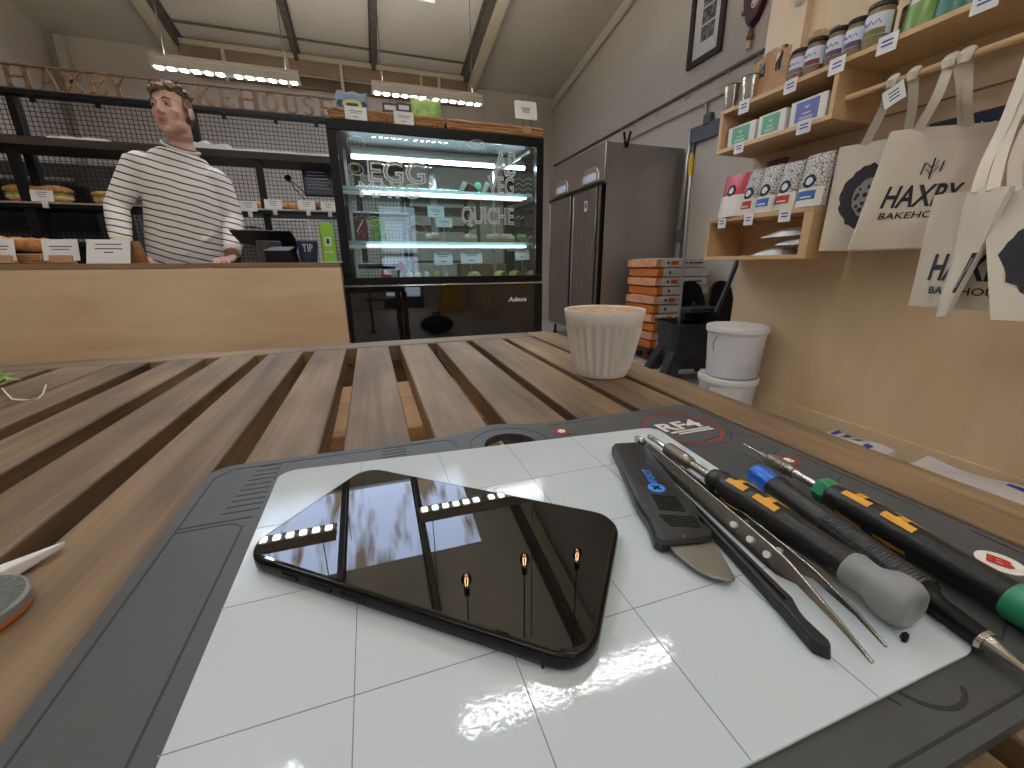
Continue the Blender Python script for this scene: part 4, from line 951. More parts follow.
# ---------------------------------------------------------------- on top of the case
def tray(x0, x1, lab):
    a = PY(x0, 118, 2.24).x; b = PY(x1, 118, 2.24).x
    t = thing('wicker_tray', lab, 'basket', ((a+b)/2, 2.36, ZT), 'wicker trays on the cabinet top')
    mb = MB(); mb.box(a, b, 2.215, 2.235, ZT+.0005, ZT+.036); mb.box(a, b, 2.46, 2.48, ZT+.0005, ZT+.036); mb.box(a, a+.02, 2.235, 2.46, ZT+.0005, ZT+.036); mb.box(b-.02, b, 2.235, 2.46, ZT+.0005, ZT+.036); mb.box(a+.02, b-.02, 2.235, 2.46, ZT+.0005, ZT+.01)
    mb.build('woven_side', 'wicker', t, bev=.004)
    for y in (2.212, 2.483): MB().tube([(a+(b-a)*i/8, y, ZT+.038+.003*(i % 2)) for i in range(9)], .0085, 8).build('rim', 'wicker', t)
    for x_ in (a, b): MB().tube([(x_, 2.212+.271*i/6, ZT+.039) for i in range(7)], .0085, 8).build('rim', 'wicker', t)
    for k in range(2): MB().tube([(a+(b-a)*i/40, 2.2145+.003*((i+k) % 2), ZT+.012+.013*k) for i in range(41)], .0085, 6).build('weave_strand', 'wicker', t)
tray(330, 384.5, 'wicker tray with blue crisp bag, left end of cabinet top'); tray(386, 443, 'wicker tray with green bag, middle of cabinet top'); tray(445.5, 541, 'long empty looking wicker tray, right end of cabinet top')
def pillow(name, x0, x1, y0, y1, Y, mt_, lab, cat, dep=.05, zmin=None):
    a = PY(x0, y1, Y); b = PY(x1, y0, Y); z0 = zmin if zmin else a.z
    t = thing(name, lab, cat, ((a.x+b.x)/2, Y, z0)); cx, w, h = (a.x+b.x)/2, b.x-a.x, b.z-z0
    def f(u, v, sd):
        q = (sin(pi*u)*sin(pi*v))**.55; return V((cx+(u-.5)*w*(1+.03*cos(9*v)), Y+(dep*q*(1 if sd else -1)), z0+v*h+.004*sin(14*u)*(v > .9)))
    MB().slab(f, 14, 10, 0).build('bag', mt_, t); return t, cx, w, h, z0
t, cx, w, h, z0 = pillow('crisp_bag', 337, 367, 94, 113, 2.33, 'crispblue', 'blue crisp bag standing in the left wicker tray', 'crisp bag', .035, ZT+.011)
MB().prism(circ(.3*w, 20, 0, 0, .02), 0, .001, front((cx, 2.292, z0+h*.56))).build('bag_label', 'markery', t)
for s_ in (-1, 1): MB().prism(circ(.014, 12, s_*.36*w, 0), 0, .001, front((cx, 2.305, z0+h*.6))).build('bag_emblem', 'navy', t)
MB().box(-.025, .025, -.006, .006, .001, .0016, front((cx, 2.2905, z0+h*.55))).build('bag_print', 'navy', t, smooth=False)
for i, (x0, x1, lab) in enumerate(((383, 398, 'dark wrapped snack bar, left of pair on cabinet'), (397, 411, 'dark wrapped snack bar, right of pair on cabinet'))):
    a = PY(x0, 115, 2.27); b = PY(x1, 104, 2.27); t = thing('snack_bar', lab, 'snack', ((a.x+b.x)/2, 2.28, ZT+.011), 'dark snack bars')
    MB().box(a.x, b.x, 2.262, 2.29, ZT+.0105, b.z).build('wrapper', 'darkwrap', t, bev=.004)
    MB().box(a.x+.01, b.x-.012, 2.2605, 2.2618, b.z-.03, b.z-.012).build('print_band', 'label', t, smooth=False)
    MB().tube([V(((a.x+b.x)/2, 2.275, b.z)), V(((a.x+b.x)/2+.004, 2.275, b.z+.03)), V(((a.x+b.x)/2+.012, 2.275, b.z+.036))], .002, 6).build('tie', 'maroon', t)
pillow('salad_bag', 411, 440, 101, 117, 2.36, 'leafbag', 'green and white bag lying in the middle wicker tray', 'bag', .045, ZT+.011)
for x0, x1, y0, y1, lab in ((345.5, 366.5, 110.5, 119.5, 'white price card hung on left wicker tray'), (394.5, 413.5, 115, 124.5, 'white price card hung on middle wicker tray')):
    a = PY(x0, y1, 2.196); b = PY(x1, y0, 2.196)
    card(front(((a.x+b.x)/2, 2.1990, ZT-.0+.001)), b.x-a.x, .052, 'price_card', lab, 'cards on the cabinet top', ((a.x+b.x)/2, 2.199, ZT))
a = PY(515.5, 118.5, 2.32); b = PY(537.5, 102.5, 2.32); w = b.x-a.x
t = card(FR(((a.x+b.x)/2, 2.32, a.z+.002), (1, 0, 0), (-.06, .08, 1)), w, b.z-a.z, 'price_card', 'white price card raised on a clear stand above the right tray', 'cards on the cabinet top', ((a.x+b.x)/2, 2.32, ZT), ((.1, .4, .05), (0, .36, .04), (-.1, .3, .04)))
MB().box(-.02, .02, ZT+.0105-a.z, .004, -.004, -.0015, FR(((a.x+b.x)/2+.012, 2.32, a.z), (1, 0, 0), (0, 0, 1))).build('clear_stand', 'shelfglass', t, smooth=False)
p = PY(527, 131, 2.2); tag(MB().box(-.022, .022, -.016, .016, 0, .002, front((p.x, 2.202, ZT+.03))).build('small_tag', 'cardb', loc=(p.x, 2.2, ZT), smooth=False), 'small blank kraft tag on the right wicker tray', 'tag')
# latch on the cabinet's right side
part(MB().box(X1+.0005, X1+.018, 2.3, 2.33, 1.30, 1.40), 'side_latch', 'blacksteel', bev=.004)
# ================================================================ RACK WITH MESH BACK
YR = 3.5
rk = thing('display_rack', 'black steel mesh rack with dark boards behind the counter', 'rack', (-1.2, YR, 0))
RX0, RX1 = -2.75, .30
for x in (-2.72, -1.862, -.985, -.10): MB().box(x-.022, x+.022, YR-.022, YR+.022, 0, 1.838).build('post', 'blacksteel', rk, bev=.004)
MB().box(RX0, RX1, YR-.032, YR+.032, 1.8385, 1.8705).build('top_rail', 'blacksteel', rk, bev=.004)
mb = MB(); zz0, zz1 = .62, 1.835
nx = int((RX1-RX0)/.0262)
for i in range(nx): x = RX0+.0262*(i+.5); mb.box(x-.0015, x+.0015, YR+.034, YR+.037, zz0, zz1)
for i in range(int((zz1-zz0)/.0262)+1): z = zz0+.0262*i; mb.box(RX0, RX1, YR+.037, YR+.040, z-.0015, z+.0015)
o = MB.build(mb, 'wire_mesh', 'blacksteel', rk, smooth=False)
ZS1, ZS2 = 1.555, 1.245
YS = 3.18
def zat(px_, py_, Y): return PY(px_, py_, Y).z
zs1 = zat(300, 154.5, YS); zs2 = zat(50, 202, YS)
MB().box(RX0, RX1, YS, YR-.034, zs1-.038, zs1).build('shelf_board', 'rackwood', rk, bev=.002)
MB().box(RX0, RX1, YS-.004, YS-.0005, zs1-.042, zs1-.008).build('shelf_lip', 'rackwood', rk, smooth=False)
MB().box(RX0, RX1, YS, YR-.034, zs2-.03, zs2-.0105).build('shelf_board', 'blacksteel', rk, smooth=False)
MB().box(RX0, RX1, YS-.006, YR-.034, zs2-.010, zs2).build('steel_shelf', 'steelpale', rk, bev=.001)
for x in (-2.3, -1.78, -1.0, -.60, -.02):
    MB().box(x-.02, x+.02, YS+.02, YS+.05, .9, zs2-.031).build('upright', 'blacksteel', rk, bev=.002)
    MB().box(x-.02, x+.02, YS+.02, YS+.05, zs2+.0005, zs1-.0385).build('upright', 'blacksteel', rk, bev=.002)
for x in (-2.1, -1.75, -1.45, -1.16, -.80, -.50, -.25): MB().box(x-.012, x+.012, YR-.05, YR-.033, 1.80, 1.838).build('clip', 'black', rk, bev=.002)
MB().box(RX0, RX1, YS+.02, YR-.034, .86, .89).build('shelf_board', 'blacksteel', rk, smooth=False)
# sign: wooden serif letters between two thin rails
sg = thing('bakery_sign', 'wooden letter sign spelling a bakery name, above the black rack', 'sign', (-.95, YR, 1.871))
def letter(ch, fr, w, h, mb):
    t, n_ = .17*w+.006, .055*w+.004            # thick and thin strokes
    B = lambda x0, x1, y0, y1: mb.box(x0, x1, y0, y1, 0, .012, fr)
    def st(x0, y0, x1, y1, ww): mb.bar(fr(x0, y0, .006), fr(x1, y1, .006), .012, ww, fr(1, 0, 0)-fr(0, 0, 0) if abs(x1-x0) < abs(y1-y0) else fr(0, 1, 0)-fr(0, 0, 0))
    def ser(x, y, ww): B(x-ww/2, x+ww/2, y-.005*(y > 0), y+.005*(y == 0))
    def arc(cx, cy, rx, ry, a0, a1, k=14, thick=lambda a: abs(cos(a))):
        pr = None
        for i in range(k+1):
            a = radians(a0+(a1-a0)*i/k); ww = n_+(t-n_)*thick(a)
            q = ((cx+(rx)*cos(a), cy+ry*sin(a)), (cx+(rx-ww)*cos(a), cy+(ry-min(ww, n_*1.3))*sin(a)))
            if pr: mb.hexa([fr(*pr[0], 0), fr(*q[0], 0), fr(*q[1], 0), fr(*pr[1], 0), fr(*pr[0], .012), fr(*q[0], .012), fr(*q[1], .012), fr(*pr[1], .012)])
            pr = q
    s1, s2 = w*.34, w*.30
    if ch == 'H':
        for x in (.16*w, .84*w): B(x-t/2, x+t/2, 0, h); ser(x, 0, s1); ser(x, h, s1)
        B(.16*w, .84*w, h*.48, h*.48+n_)
    elif ch == 'A':
        st(.12*w, 0, .48*w, h, n_*1.1); st(.86*w, 0, .5*w, h, t); ser(.12*w, 0, s2); ser(.86*w, 0, s1); B(.25*w, .72*w, h*.32, h*.32+n_)
    elif ch == 'X':
        st(.14*w, h, .84*w, 0, t); st(.14*w, 0, .82*w, h, n_*1.1)
        for x, y in ((.14*w, 0), (.84*w, 0), (.14*w, h), (.82*w, h)): ser(x, y, s1)
    elif ch == 'Y':
        st(.5*w, .45*h, .14*w, h, t); st(.5*w, .45*h, .84*w, h, n_*1.1); B(.5*w-t/2, .5*w+t/2, 0, .48*h); ser(.5*w, 0, s1); ser(.14*w, h, s1); ser(.84*w, h, s2)
    elif ch == 'K':
        B(.17*w-t/2, .17*w+t/2, 0, h); ser(.17*w, 0, s1); ser(.17*w, h, s1); st(.2*w, .38*h, .78*w, h, n_*1.1); st(.40*w, .56*h, .86*w, 0, t); ser(.86*w, 0, s1); ser(.78*w, h, s2)
    elif ch == 'E':
        B(.2*w-t/2, .2*w+t/2, 0, h); ser(.2*w, 0, s1); ser(.2*w, h, s1)
        for y in (0, h*.5-n_/2, h-n_): B(.2*w, (.82 if y != h*.5-n_/2 else .62)*w, y, y+n_)
        B(.80*w, .84*w, 0, .24*h); B(.78*w, .82*w, .78*h, h); B(.60*w, .64*w, .38*h, .62*h)
    elif ch == 'B':
        B(.2*w-t/2, .2*w+t/2, 0, h); ser(.17*w, 0, s1); ser(.17*w, h, s1)
        for y in (0, h*.52-n_/2, h-n_): B(.2*w, .5*w, y, y+n_)
        arc(.48*w, .76*h, .32*w, .24*h, -90, 90); arc(.48*w, .26*h, .38*w, .26*h, -90, 90)
    elif ch == 'O': arc(.5*w, .5*h, .46*w, .5*h, 0, 360, 28)
    elif ch == 'U':
        B(.18*w-t/2, .18*w+t/2, .3*h, h); B(.8*w-n_/2, .8*w+n_/2, .3*h, h); ser(.18*w, h, s1); ser(.8*w, h, s2); arc(.49*w, .33*h, .40*w, .33*h, 180, 360, 16, lambda a: abs(cos(a)) if cos(a) < 0 else 0)
    elif ch == 'S':
        arc(.48*w, .74*h, .34*w, .26*h, 30, 270, 14, lambda a: abs(cos(a))*.6 if cos(a) < 0 else 0); arc(.50*w, .26*h, .38*w, .27*h, -150, 90, 14, lambda a: abs(cos(a))*.9 if cos(a) > 0 else 0)
SX0, SX1 = PY(-14, 60, YR).x, PY(336, 97, YR).x
z0 = 1.8712
MB().box(SX0-.6, SX1, YR-.012, YR+.012, z0, z0+.008).build('sign_rail', 'signwood', sg, smooth=False)
MB().box(SX0-.6, SX1, YR-.012, YR+.012, z0+.121, z0+.129).build('sign_rail', 'signwood', sg, smooth=False)
LT = [('H', 5, 32), ('A', 38, 58.5), ('X', 61, 86), ('B', 86.5, 110), ('Y', 108, 128), ('B', 147, 168), ('A', 169, 189), ('K', 194, 214), ('E', 218, 236), ('H', 237, 259), ('O', 262, 279), ('U', 282, 299), ('S', 301, 315), ('E', 318, 335)]
for ch, x0, x1 in LT:
    a = PY(x0, 78+.085*x0, YR).x; b = PY(x1, 78+.085*x1, YR).x; mb = MB()
    letter(ch, front((a, YR+.004, z0+.0082)), b-a, .1125, mb); mb.build('letter_'+ch.lower(), 'signwood', sg, smooth=False)
# things on the rack
def at_rack(px_, z, Y=3.24): 
    # point on the shelf at this photo column
    r_ = ray(px_, 200); return r_.x/r_.y*Y
for x0, x1, lab, hh in ((55, 112, 'white paper laid along rack top board, left of the man', .022), (186, 228, 'white folded cloth on the rack top board, right of the man\'s neck', .06), (229, 330, 'white paper edge along rack top board, beside the cabinet', .022)):
    a, b = PY(x0, 150, YS+.05).x, PY(x1, 150, YS+.05).x; rr_ = random.Random(x0)
    hs = [hh*(.55+.45*rr_.random()) for _ in range(13)]
    def f(u, v, sd, a=a, b=b, hs=hs):
        k = min(11, int(u*12)); h_ = hs[k]*(1-(u*12-k))+hs[k+1]*(u*12-k); return V((a+(b-a)*u, YS+.01+.22*v, zs1+.001+(h_*(.4+.6*sin(pi*(.15+.7*v))) if sd else 0)))
    tag(MB().slab(f, 24, 6, 0).build('folded_paper', 'paper', loc=((a+b)/2, YS+.1, zs1)), lab, 'paper', 'white papers on the rack top board')
def rcard(x0, x1, y0, y1, Y, lab, clip=True):
    a = PY(x0, y1, Y); b = PY(x1, y0, Y)
    t = card(FR(((a.x+b.x)/2, Y, a.z), (1, 0, 0), (0, .15, 1)), b.x-a.x, b.z-a.z, 'price_card', lab, 'cards along the rack shelf', ((a.x+b.x)/2, Y, a.z), ((.3, .5, .06), (.1, .4, .05), (-.1, .3, .05)))
    MB().box(-.012, .012, -.035, .012, -.008, .004, FR(((a.x+b.x)/2+.005, Y, a.z), (1, 0, 0), (0, 0, 1))).build('clip', 'white', t, bev=.002)
rcard(31.5, 51, 190, 201, 3.165, 'white card in front of filled rolls on rack, left of the man')
for i, (x0, x1, y0, y1) in enumerate(((240, 256, 201, 211), (265, 281, 199.5, 209), (298.5, 314.5, 200.5, 209.5), (321.5, 335, 202, 211))):
    rcard(x0, x1, y0, y1, 3.165, 'white card clipped to right rack shelf, ' + ('beside the man\'s elbow', 'second from the man', 'third from the man, under the dark screen', 'against the cabinet edge')[i])
def roll(px_, Y, lab, dx=.0, s_=1):
    x = PY(px_, 195, Y).x+dx; t = thing('filled_roll', lab, 'bread roll', (x, Y, zs2+.0005), 'bread on the rack shelf')
    MB().ell((x, Y, zs2+.030*s_), (.075*s_, .05, .028*s_), 16, 9).build('roll_bottom', 'bread', t)
    MB().ell((x, Y, zs2+.046*s_), (.078*s_, .052, .010*s_), 16, 7).build('filling', 'lettuce', t)
    MB().ell((x, Y, zs2+.068*s_), (.080*s_, .053, .028*s_), 16, 9).build('roll_top', 'crust', t)
roll(30, 3.26, 'filled bread roll at left of rack shelf, behind the card', -.03); roll(50, 3.25, 'filled bread roll on rack shelf, right of the card', .03); roll(40, 3.37, 'filled bread roll at the back of rack shelf', .0, 1.1)
roll(103, 3.25, 'brown roll on rack shelf against the man\'s sleeve', .01, .8)
for px_, mt_, lab in ((260, 'pastry', 'pale pastry on right rack shelf, between first two cards'), (291, 'crust', 'brown pastry on right rack shelf, between second and third cards'), (318, 'choc', 'dark pastry on right rack shelf, near the cabinet')):
    x = PY(px_, 208, 3.25).x; t = thing('pastry', lab, 'pastry', (x, 3.25, zs2+.0005), 'pastries on the right rack shelf')
    MB().tube([(x-.06, 3.26, zs2+.018), (x-.03, 3.235, zs2+.024), (x, 3.23, zs2+.028), (x+.03, 3.235, zs2+.024), (x+.06, 3.26, zs2+.018)], [.008, .02, .026, .02, .008], 10).build('dough', mt_, t)
    for k in (-1, 0, 1): MB().tube([(x+k*.02, 3.21, zs2+.02), (x+k*.022, 3.228, zs2+.048), (x+k*.02, 3.25, zs2+.04)], .004, 6).build('fold', 'crust', t)
# menu screen on the mesh, metal tongs
a = PY(305, 196, 3.42); b = PY(333, 169, 3.42)
mn = thing('menu_screen', 'dark blue framed menu screen on the mesh beside the cabinet', 'screen', ((a.x+b.x)/2, 3.45, a.z))
g = front(((a.x+b.x)/2, 3.42, a.z)); w, h = b.x-a.x, b.z-a.z
MB().box(-w/2, w/2, 0, h, -.018, 0, g).build('screen_frame', 'black', mn, bev=.002)
MB().box(-w/2+.012, w/2-.012, .012, h-.012, .0003, .0015, g).build('screen_glass', 'monitor', mn, smooth=False)
for i in range(6): MB().box(-w*.36, w*(.2+.05*(i % 3)), h*(.86-.11*i)-.004, h*(.86-.11*i), .0018, .0022, g).build('menu_line', 'label', mn, smooth=False)
tg = thing('serving_tongs', 'steel tongs hanging from the mesh left of the menu screen', 'tongs', (PY(298, 190, 3.42).x, 3.44, PY(298, 190, 3.42).z))
a = PY(288, 178, 3.44); b = PY(307, 199, 3.42)
for d_ in (-.012, .012): MB().tube([a+V((0, 0, 0)), a.lerp(b, .5)+V((d_, 0, d_*.6)), b+V((d_*.8, 0, d_))], [.006, .009, .005], 8, flat=.5).build('tong_arm', 'steel', tg)
MB().ell(a, (.022, .012, .022), 12, 8).build('tong_hinge', 'black', tg)
# kitchen equipment seen through the mesh
ov = thing('deck_oven', 'tall dark oven behind the mesh at the left', 'oven', (-2.45, 4.5, 0))
MB().box(-3.1, -1.72, 4.2, 4.9, .12, 1.62).build('oven_body', 'slatebox', ov, bev=.01)
for i in range(3):
    MB().box(-3.0, -1.95, 4.17, 4.199, .3+.42*i, .62+.42*i).build('oven_door', 'blacksteel', ov, bev=.004)
    MB().bar((-2.95, 4.15, .66+.42*i), (-2.0, 4.15, .66+.42*i), .02, .02).build('door_handle', 'alu', ov)
for x in (-3.05, -1.78):
    for y in (4.25, 4.85): MB().lathe((x, y, 0), (0, 0, 1), [(0, .025), (.1195, .025)], 10).build('foot', 'blacksteel', ov)
bt = thing('prep_bench', 'steel prep bench behind the mesh', 'bench', (-.7, 4.4, 0))
MB().box(-1.6, .2, 4.1, 4.7, .86, .90).build('bench_top', 'steelpale', bt, bev=.003)
MB().box(-1.55, .15, 4.12, 4.66, .25, .28).build('lower_shelf', 'steelpale', bt, bev=.003)
for x in (-1.55, .12):
    for y in (4.13, 4.64): MB().box(x, x+.04, y, y+.04, 0, .8595).build('leg', 'alu', bt)
for x, w, h, y, mt_, lab in ((-1.35, .34, .42, 4.4, 'slatebox', 'dark mixer box on bench behind the mesh, left'), (-1.0, .22, .3, 4.35, 'steelside', 'grey bin on bench behind the mesh'), (-.62, .26, .36, 4.45, 'paper', 'white carton on bench behind the mesh, below the man\'s elbow'), (-.25, .24, .42, 4.4, 'label', 'pale carton on bench behind the mesh, near the till')):
    t = thing('kitchen_box', lab, 'box', (x, y, .9005)); MB().box(x-w/2, x+w/2, y-.14, y+.14, .9005, .9+h).build('box_body', mt_, t, bev=.01); MB().box(x-w/2-.004, x+w/2+.004, y-.144, y+.144, .9+h+.0002, .9+h+.018).build('box_lid', mt_, t, bev=.004)
cr = thing('tray_trolley', 'dark trolley of trays behind the cabinet', 'trolley', (.5, 3.6, 0))
for x in (.34, .92):
    for y in (3.62, 4.08): MB().box(x-.015, x+.015, y-.015, y+.015, .08, 1.45).build('trolley_post', 'slatebox', cr)
for i in range(9): MB().box(.356, .904, 3.6, 4.1, .2+.14*i, .215+.14*i).build('tray', 'slatebox', cr, bev=.002)
for x in (.34, .92):
    for y in (3.62, 4.08): MB().lathe((x-.012, y, .04), (1, 0, 0), [(0, .0395), (.024, .0395)], 14).build('wheel', 'black', cr)
# ================================================================ PERSON
PXc = -.885; PYc = 2.86
ps = thing('person', 'man in striped jumper standing behind the counter, looking aside', 'person', (PXc, PYc+.03, 0))
hd = V((-.874, 2.80, 1.628)); yaw_h = radians(-11)                     # face turned to his right
hr = V((cos(yaw_h), sin(yaw_h), .05)).normalized(); hf = V((sin(yaw_h), -cos(yaw_h), .05)).normalized(); hu = hf.cross(hr)*-1
if hu.z < 0: hu = -hu
def H(x, y, z): return hd + hr*x - hf*y + hu*z          # y negative = towards the face
def he(mb, c, r): return mb.ell((0, 0, 0), r, 16, 10, lambda x, y, z: H(c[0]+x, c[1]+y, c[2]+z))
mb = MB()
he(mb, (0, .018, .045), (.074, .094, .078)); he(mb, (0, -.026, -.012), (.063, .064, .088)); he(mb, (0, -.032, -.064), (.050, .054, .046))
he(mb, (0, -.070, -.094), (.022, .019, .017))
for s_ in (-1, 1):
    he(mb, (s_*.040, -.022, -.066), (.019, .042, .026)); he(mb, (s_*.037, -.058, -.016), (.024, .022, .024)); he(mb, (s_*.0790, .012, .0), (.008, .019, .030)); he(mb, (s_*.0825, .018, .006), (.008, .016, .024)); he(mb, (s_*.011, -.101, -.026), (.0085, .011, .008))
mb.tube([H(0, -.084, .026), H(0, -.096, .008), H(0, -.103, -.010), H(0, -.106, -.022)], [.008, .0085, .0105, .011], 10)
mb.tube([H(-.046, -.068, .030), H(-.022, -.085, .034), H(0, -.086, .030), H(.022, -.085, .034), H(.046, -.068, .030)], [.007, .0095, .008, .0095, .007], 10)
mb.tube([H(-.022, -.086, -.054), H(0, -.096, -.051), H(.022, -.086, -.054)], [.004, .0062, .004], 8); mb.tube([H(-.019, -.086, -.0625), H(0, -.094, -.064), H(.019, -.086, -.0625)], [.0045, .007, .0045], 8)
# neck, trunk, legs (mostly under the clothes)
nk = V((-.882, 2.845, 1.482))
mb.tube([H(0, .022, -.04), H(0, .026, -.085), nk+V((0, -.0, .035)), nk+V((0, .01, -.05))], [.054, .054, .058, .075], 18)
mb.ell((PXc-.02, PYc+.01, 1.28), (.165, .10, .17), 20, 12); mb.ell((PXc-.015, PYc+.01, 1.06), (.145, .095, .19), 20, 12); mb.ell((PXc, PYc+.02, .90), (.155, .10, .13), 20, 12)
shR_, elR_, wrR_ = V((-1.090, 2.86, 1.412)), V((-1.205, 2.80, 1.18)), V((-1.160, 2.655, .985))        # his right arm (photo left)
shL_, elL_, wrL_ = V((-.748, 2.86, 1.350)), V((-.700, 2.84, 1.13)), V((-.690, 2.655, .950))
for a, b, c in ((shR_, elR_, wrR_), (shL_, elL_, wrL_)):
    mb.tube([a.lerp(b, t_) for t_ in (0, .3, .7, 1)], [.050, .047, .042, .038], 14); mb.tube([b.lerp(c, t_) for t_ in (0, .3, .7, 1)], [.038, .038, .031, .026], 14)
for x in (-.085, .085):
    mb.tube([(PXc+x, PYc+.02, .88), (PXc+x*1.1, PYc+.01, .50), (PXc+x*1.15, PYc+.03, .10)], [.078, .058, .040], 14)
    mb.tube([(PXc+x*1.15, PYc+.05, .045), (PXc+x*1.2, PYc-.06, .036), (PXc+x*1.25, PYc-.15, .026)], [.042, .042, .026], 12, flat=.75)
def hand(w, d, up, side_):
    """palm and five bent fingers resting on the worktop"""
    w, d, up = V(w), V(d).normalized(), V(up).normalized(); r = d.cross(up).normalized()*side_
    k = w+d*.018
    mb.tube([w-d*.005+up*.004, w+d*.02, w+d*.052, w+d*.085-up*.004], [.026, .030, .036, .033], 14, flat=.42)
    for i, (off, ln) in enumerate(((-.027, .072), (-.009, .082), (.010, .076), (.028, .060))):
        b0 = w+d*.083+r*off-up*.003; sp = d+r*off*3.2
        mb.tube([b0-d*.012, b0, b0+sp*ln*.42+up*.007, b0+sp*ln*.76-up*.002, b0+sp*ln-up*.010], [.0088, .0088, .0084, .0076, .0058], 8)
    b0 = w+d*.030-r*.026
    mb.tube([b0, b0+d*.016-r*.020, b0+d*.040-r*.030-up*.004, b0+d*.058-r*.032-up*.008], [.013, .0115, .0095, .007], 8)
hand((-1.148, 2.632, .938), (.72, -.42, -.22), (.1, -.2, 1), 1)
hand((-.690, 2.640, .928), (-.10, -.62, -.14), (0, -.15, 1), -1)
body = remesh(mb.build('body', 'skin', ps), .0042, 6, .5)
# clothes
mb = MB()
secs = [(.872, -.062, .02, .200, .118), (.90, -.062, .02, .208, .122), (.96, -.060, .015, .206, .122), (1.05, -.052, .01, .200, .122), (1.15, -.040, .01, .194, .124), (1.25, -.026, .01, .190, .126), (1.33, -.022, .01, .186, .116), (1.392, -.016, .010, .166, .100), (1.436, -.008, .002, .130, .088), (1.460, .002, -.004, .096, .078)]
nn = 28; b0 = 0
for z, dx, dy, rx, ry in secs:
    for j in range(nn):
        a = 2*pi*j/nn; lean = -.085*(z-1.2)*0; mb.v.append(V((PXc+dx+rx*cos(a)*(abs(cos(a))**-.12 if abs(cos(a)) > .05 else 1), PYc+dy+ry*sin(a), z-rx*cos(a)*(.26 if z > 1.3 else .16 if z > 1.2 else .10))))
for i in range(len(secs)-1):
    for j in range(nn): q = (j+1) % nn; mb.f.append((i*nn+j, i*nn+q, (i+1)*nn+q, (i+1)*nn+j))
mb.f.append(tuple(reversed(range(nn)))); mb.f.append(tuple((len(secs)-1)*nn+j for j in range(nn)))
mb.ell(shR_+V((.012, 0, -.008)), (.062, .070, .058), 16, 10); mb.ell(shL_+V((-.012, 0, -.008)), (.062, .070, .058), 16, 10)
for a, b, c in ((shR_, elR_, wrR_), (shL_, elL_, wrL_)):
    mb.tube([a, a.lerp(b, .35), a.lerp(b, .75), b, b.lerp(c, .12)], [.062, .060, .055, .052, .051], 16)
    mb.tube([b, b.lerp(c, .3), b.lerp(c, .62), b.lerp(c, .86), b.lerp(c, .97)], [.051, .052, .047, .043, .039], 16)
    for t_, r_ in ((.55, .050), (.70, .048), (.8, .045)): mb.ell(b.lerp(c, t_)+V((0, -.006, 0)), (r_, r_, .014), 14, 7)      # bunched folds
rr_ = random.Random(4)
for i in range(12):
    z = rr_.uniform(.92, 1.25); a = rr_.uniform(pi, 2*pi); mb.tube([(PXc-.01+.170*cos(a+d_), PYc+.01+.118*sin(a+d_), z+d_*.12) for d_ in (-.25, 0, .25)], [.004, .011, .004], 8)
shirt = remesh(mb.build('striped_jumper', 'stripe', ps), .0075, 5, .5)
# collar band and dark T-shirt edge
mb = MB(); cpts = [(nk.x+.078*cos(a), nk.y+.066*sin(a)+.002, nk.z+.006-.026*(sin(a) < 0)*abs(sin(a))-.024*cos(a)) for a in [2*pi*i/28 for i in range(29)]]
mb.tube(cpts, .0068, 8, cap=False); mb.build('collar', 'canvasw', ps)
MB().tube([(nk.x+.070*cos(a), nk.y+.058*sin(a)+.002, nk.z+.010-.022*(sin(a) < 0)*abs(sin(a))-.022*cos(a)) for a in [2*pi*i/28 for i in range(29)]], .007, 8, cap=False).build('undershirt_edge', 'navy', ps)
for b, c in ((elR_, wrR_), (elL_, wrL_)): MB().tube([b.lerp(c, .90), b.lerp(c, .96), b.lerp(c, 1.0)], [.0425, .041, .0375], 16, cap=False).build('cuff', 'canvasw', ps)
mb = MB()
for x in (-.09, .09): mb.tube([(PXc+x*.8, PYc+.02, .93), (PXc+x, PYc+.02, .80), (PXc+x*1.08, PYc+.015, .50), (PXc+x*1.1, PYc+.03, .09)], [.098, .100, .078, .062], 18)
mb.ell((PXc, PYc+.02, .90), (.166, .112, .10), 20, 12)
remesh(mb.build('trousers', 'trouser', ps), .012, 3, .5)
for x in (-.085, .085): MB().tube([(PXc+x*1.15, PYc+.09, .048), (PXc+x*1.15, PYc+.04, .05), (PXc+x*1.2, PYc-.07, .044), (PXc+x*1.25, PYc-.17, .032)], [.036, .050, .052, .034], 14, flat=.85).build('shoe', 'black', ps)
# hair: cap plus tousled locks, short at the sides
mb = MB()
he(mb, (0, .028, .050), (.0780, .0945, .070)); he(mb, (0, .060, .015), (.072, .062, .062))
rr_ = random.Random(11)
for i in range(170):
    a = rr_.uniform(0, 2*pi); t_ = rr_.uniform(.02, 1.0)**.7*1.25
    x, y, z = .076*sin(t_)*cos(a), .024+.094*sin(t_)*sin(a), .054+.073*cos(t_)
    if y < -.045 and z < .088: continue
    d_ = V((x, y-.02, z-.03)).normalized(); tw_ = V((rr_.uniform(-.6, 1.0), rr_.uniform(-1.2, .2), rr_.uniform(-.1, .5)))*.012
    p0 = V((x, y, z)); k_ = .95 if y < .02 else .55
    q = [p0-d_*.004, p0+d_*.010*k_+tw_*.5, p0+d_*.014*k_+tw_*1.2, p0+d_*.008*k_+tw_*1.9]
    mb.tube([H(*v) for v in q], [.0085, .0085, .007, .003], 7)
for i in range(22):                                                   # fringe swept over the forehead
    x = -.054+.0051*i; q = [V((x, -.040+abs(x)*.3, .102)), V((x-.003, -.058+abs(x)*.4, .108+rr_.uniform(-.004, .004))), V((x-.008, -.072+abs(x)*.55, .098)), V((x-.010+rr_.uniform(-.005, .005), -.076+abs(x)*.6, .080+rr_.uniform(-.006, .008)))]
    mb.tube([H(*v) for v in q], [.009, .0105, .0085, .003], 7)
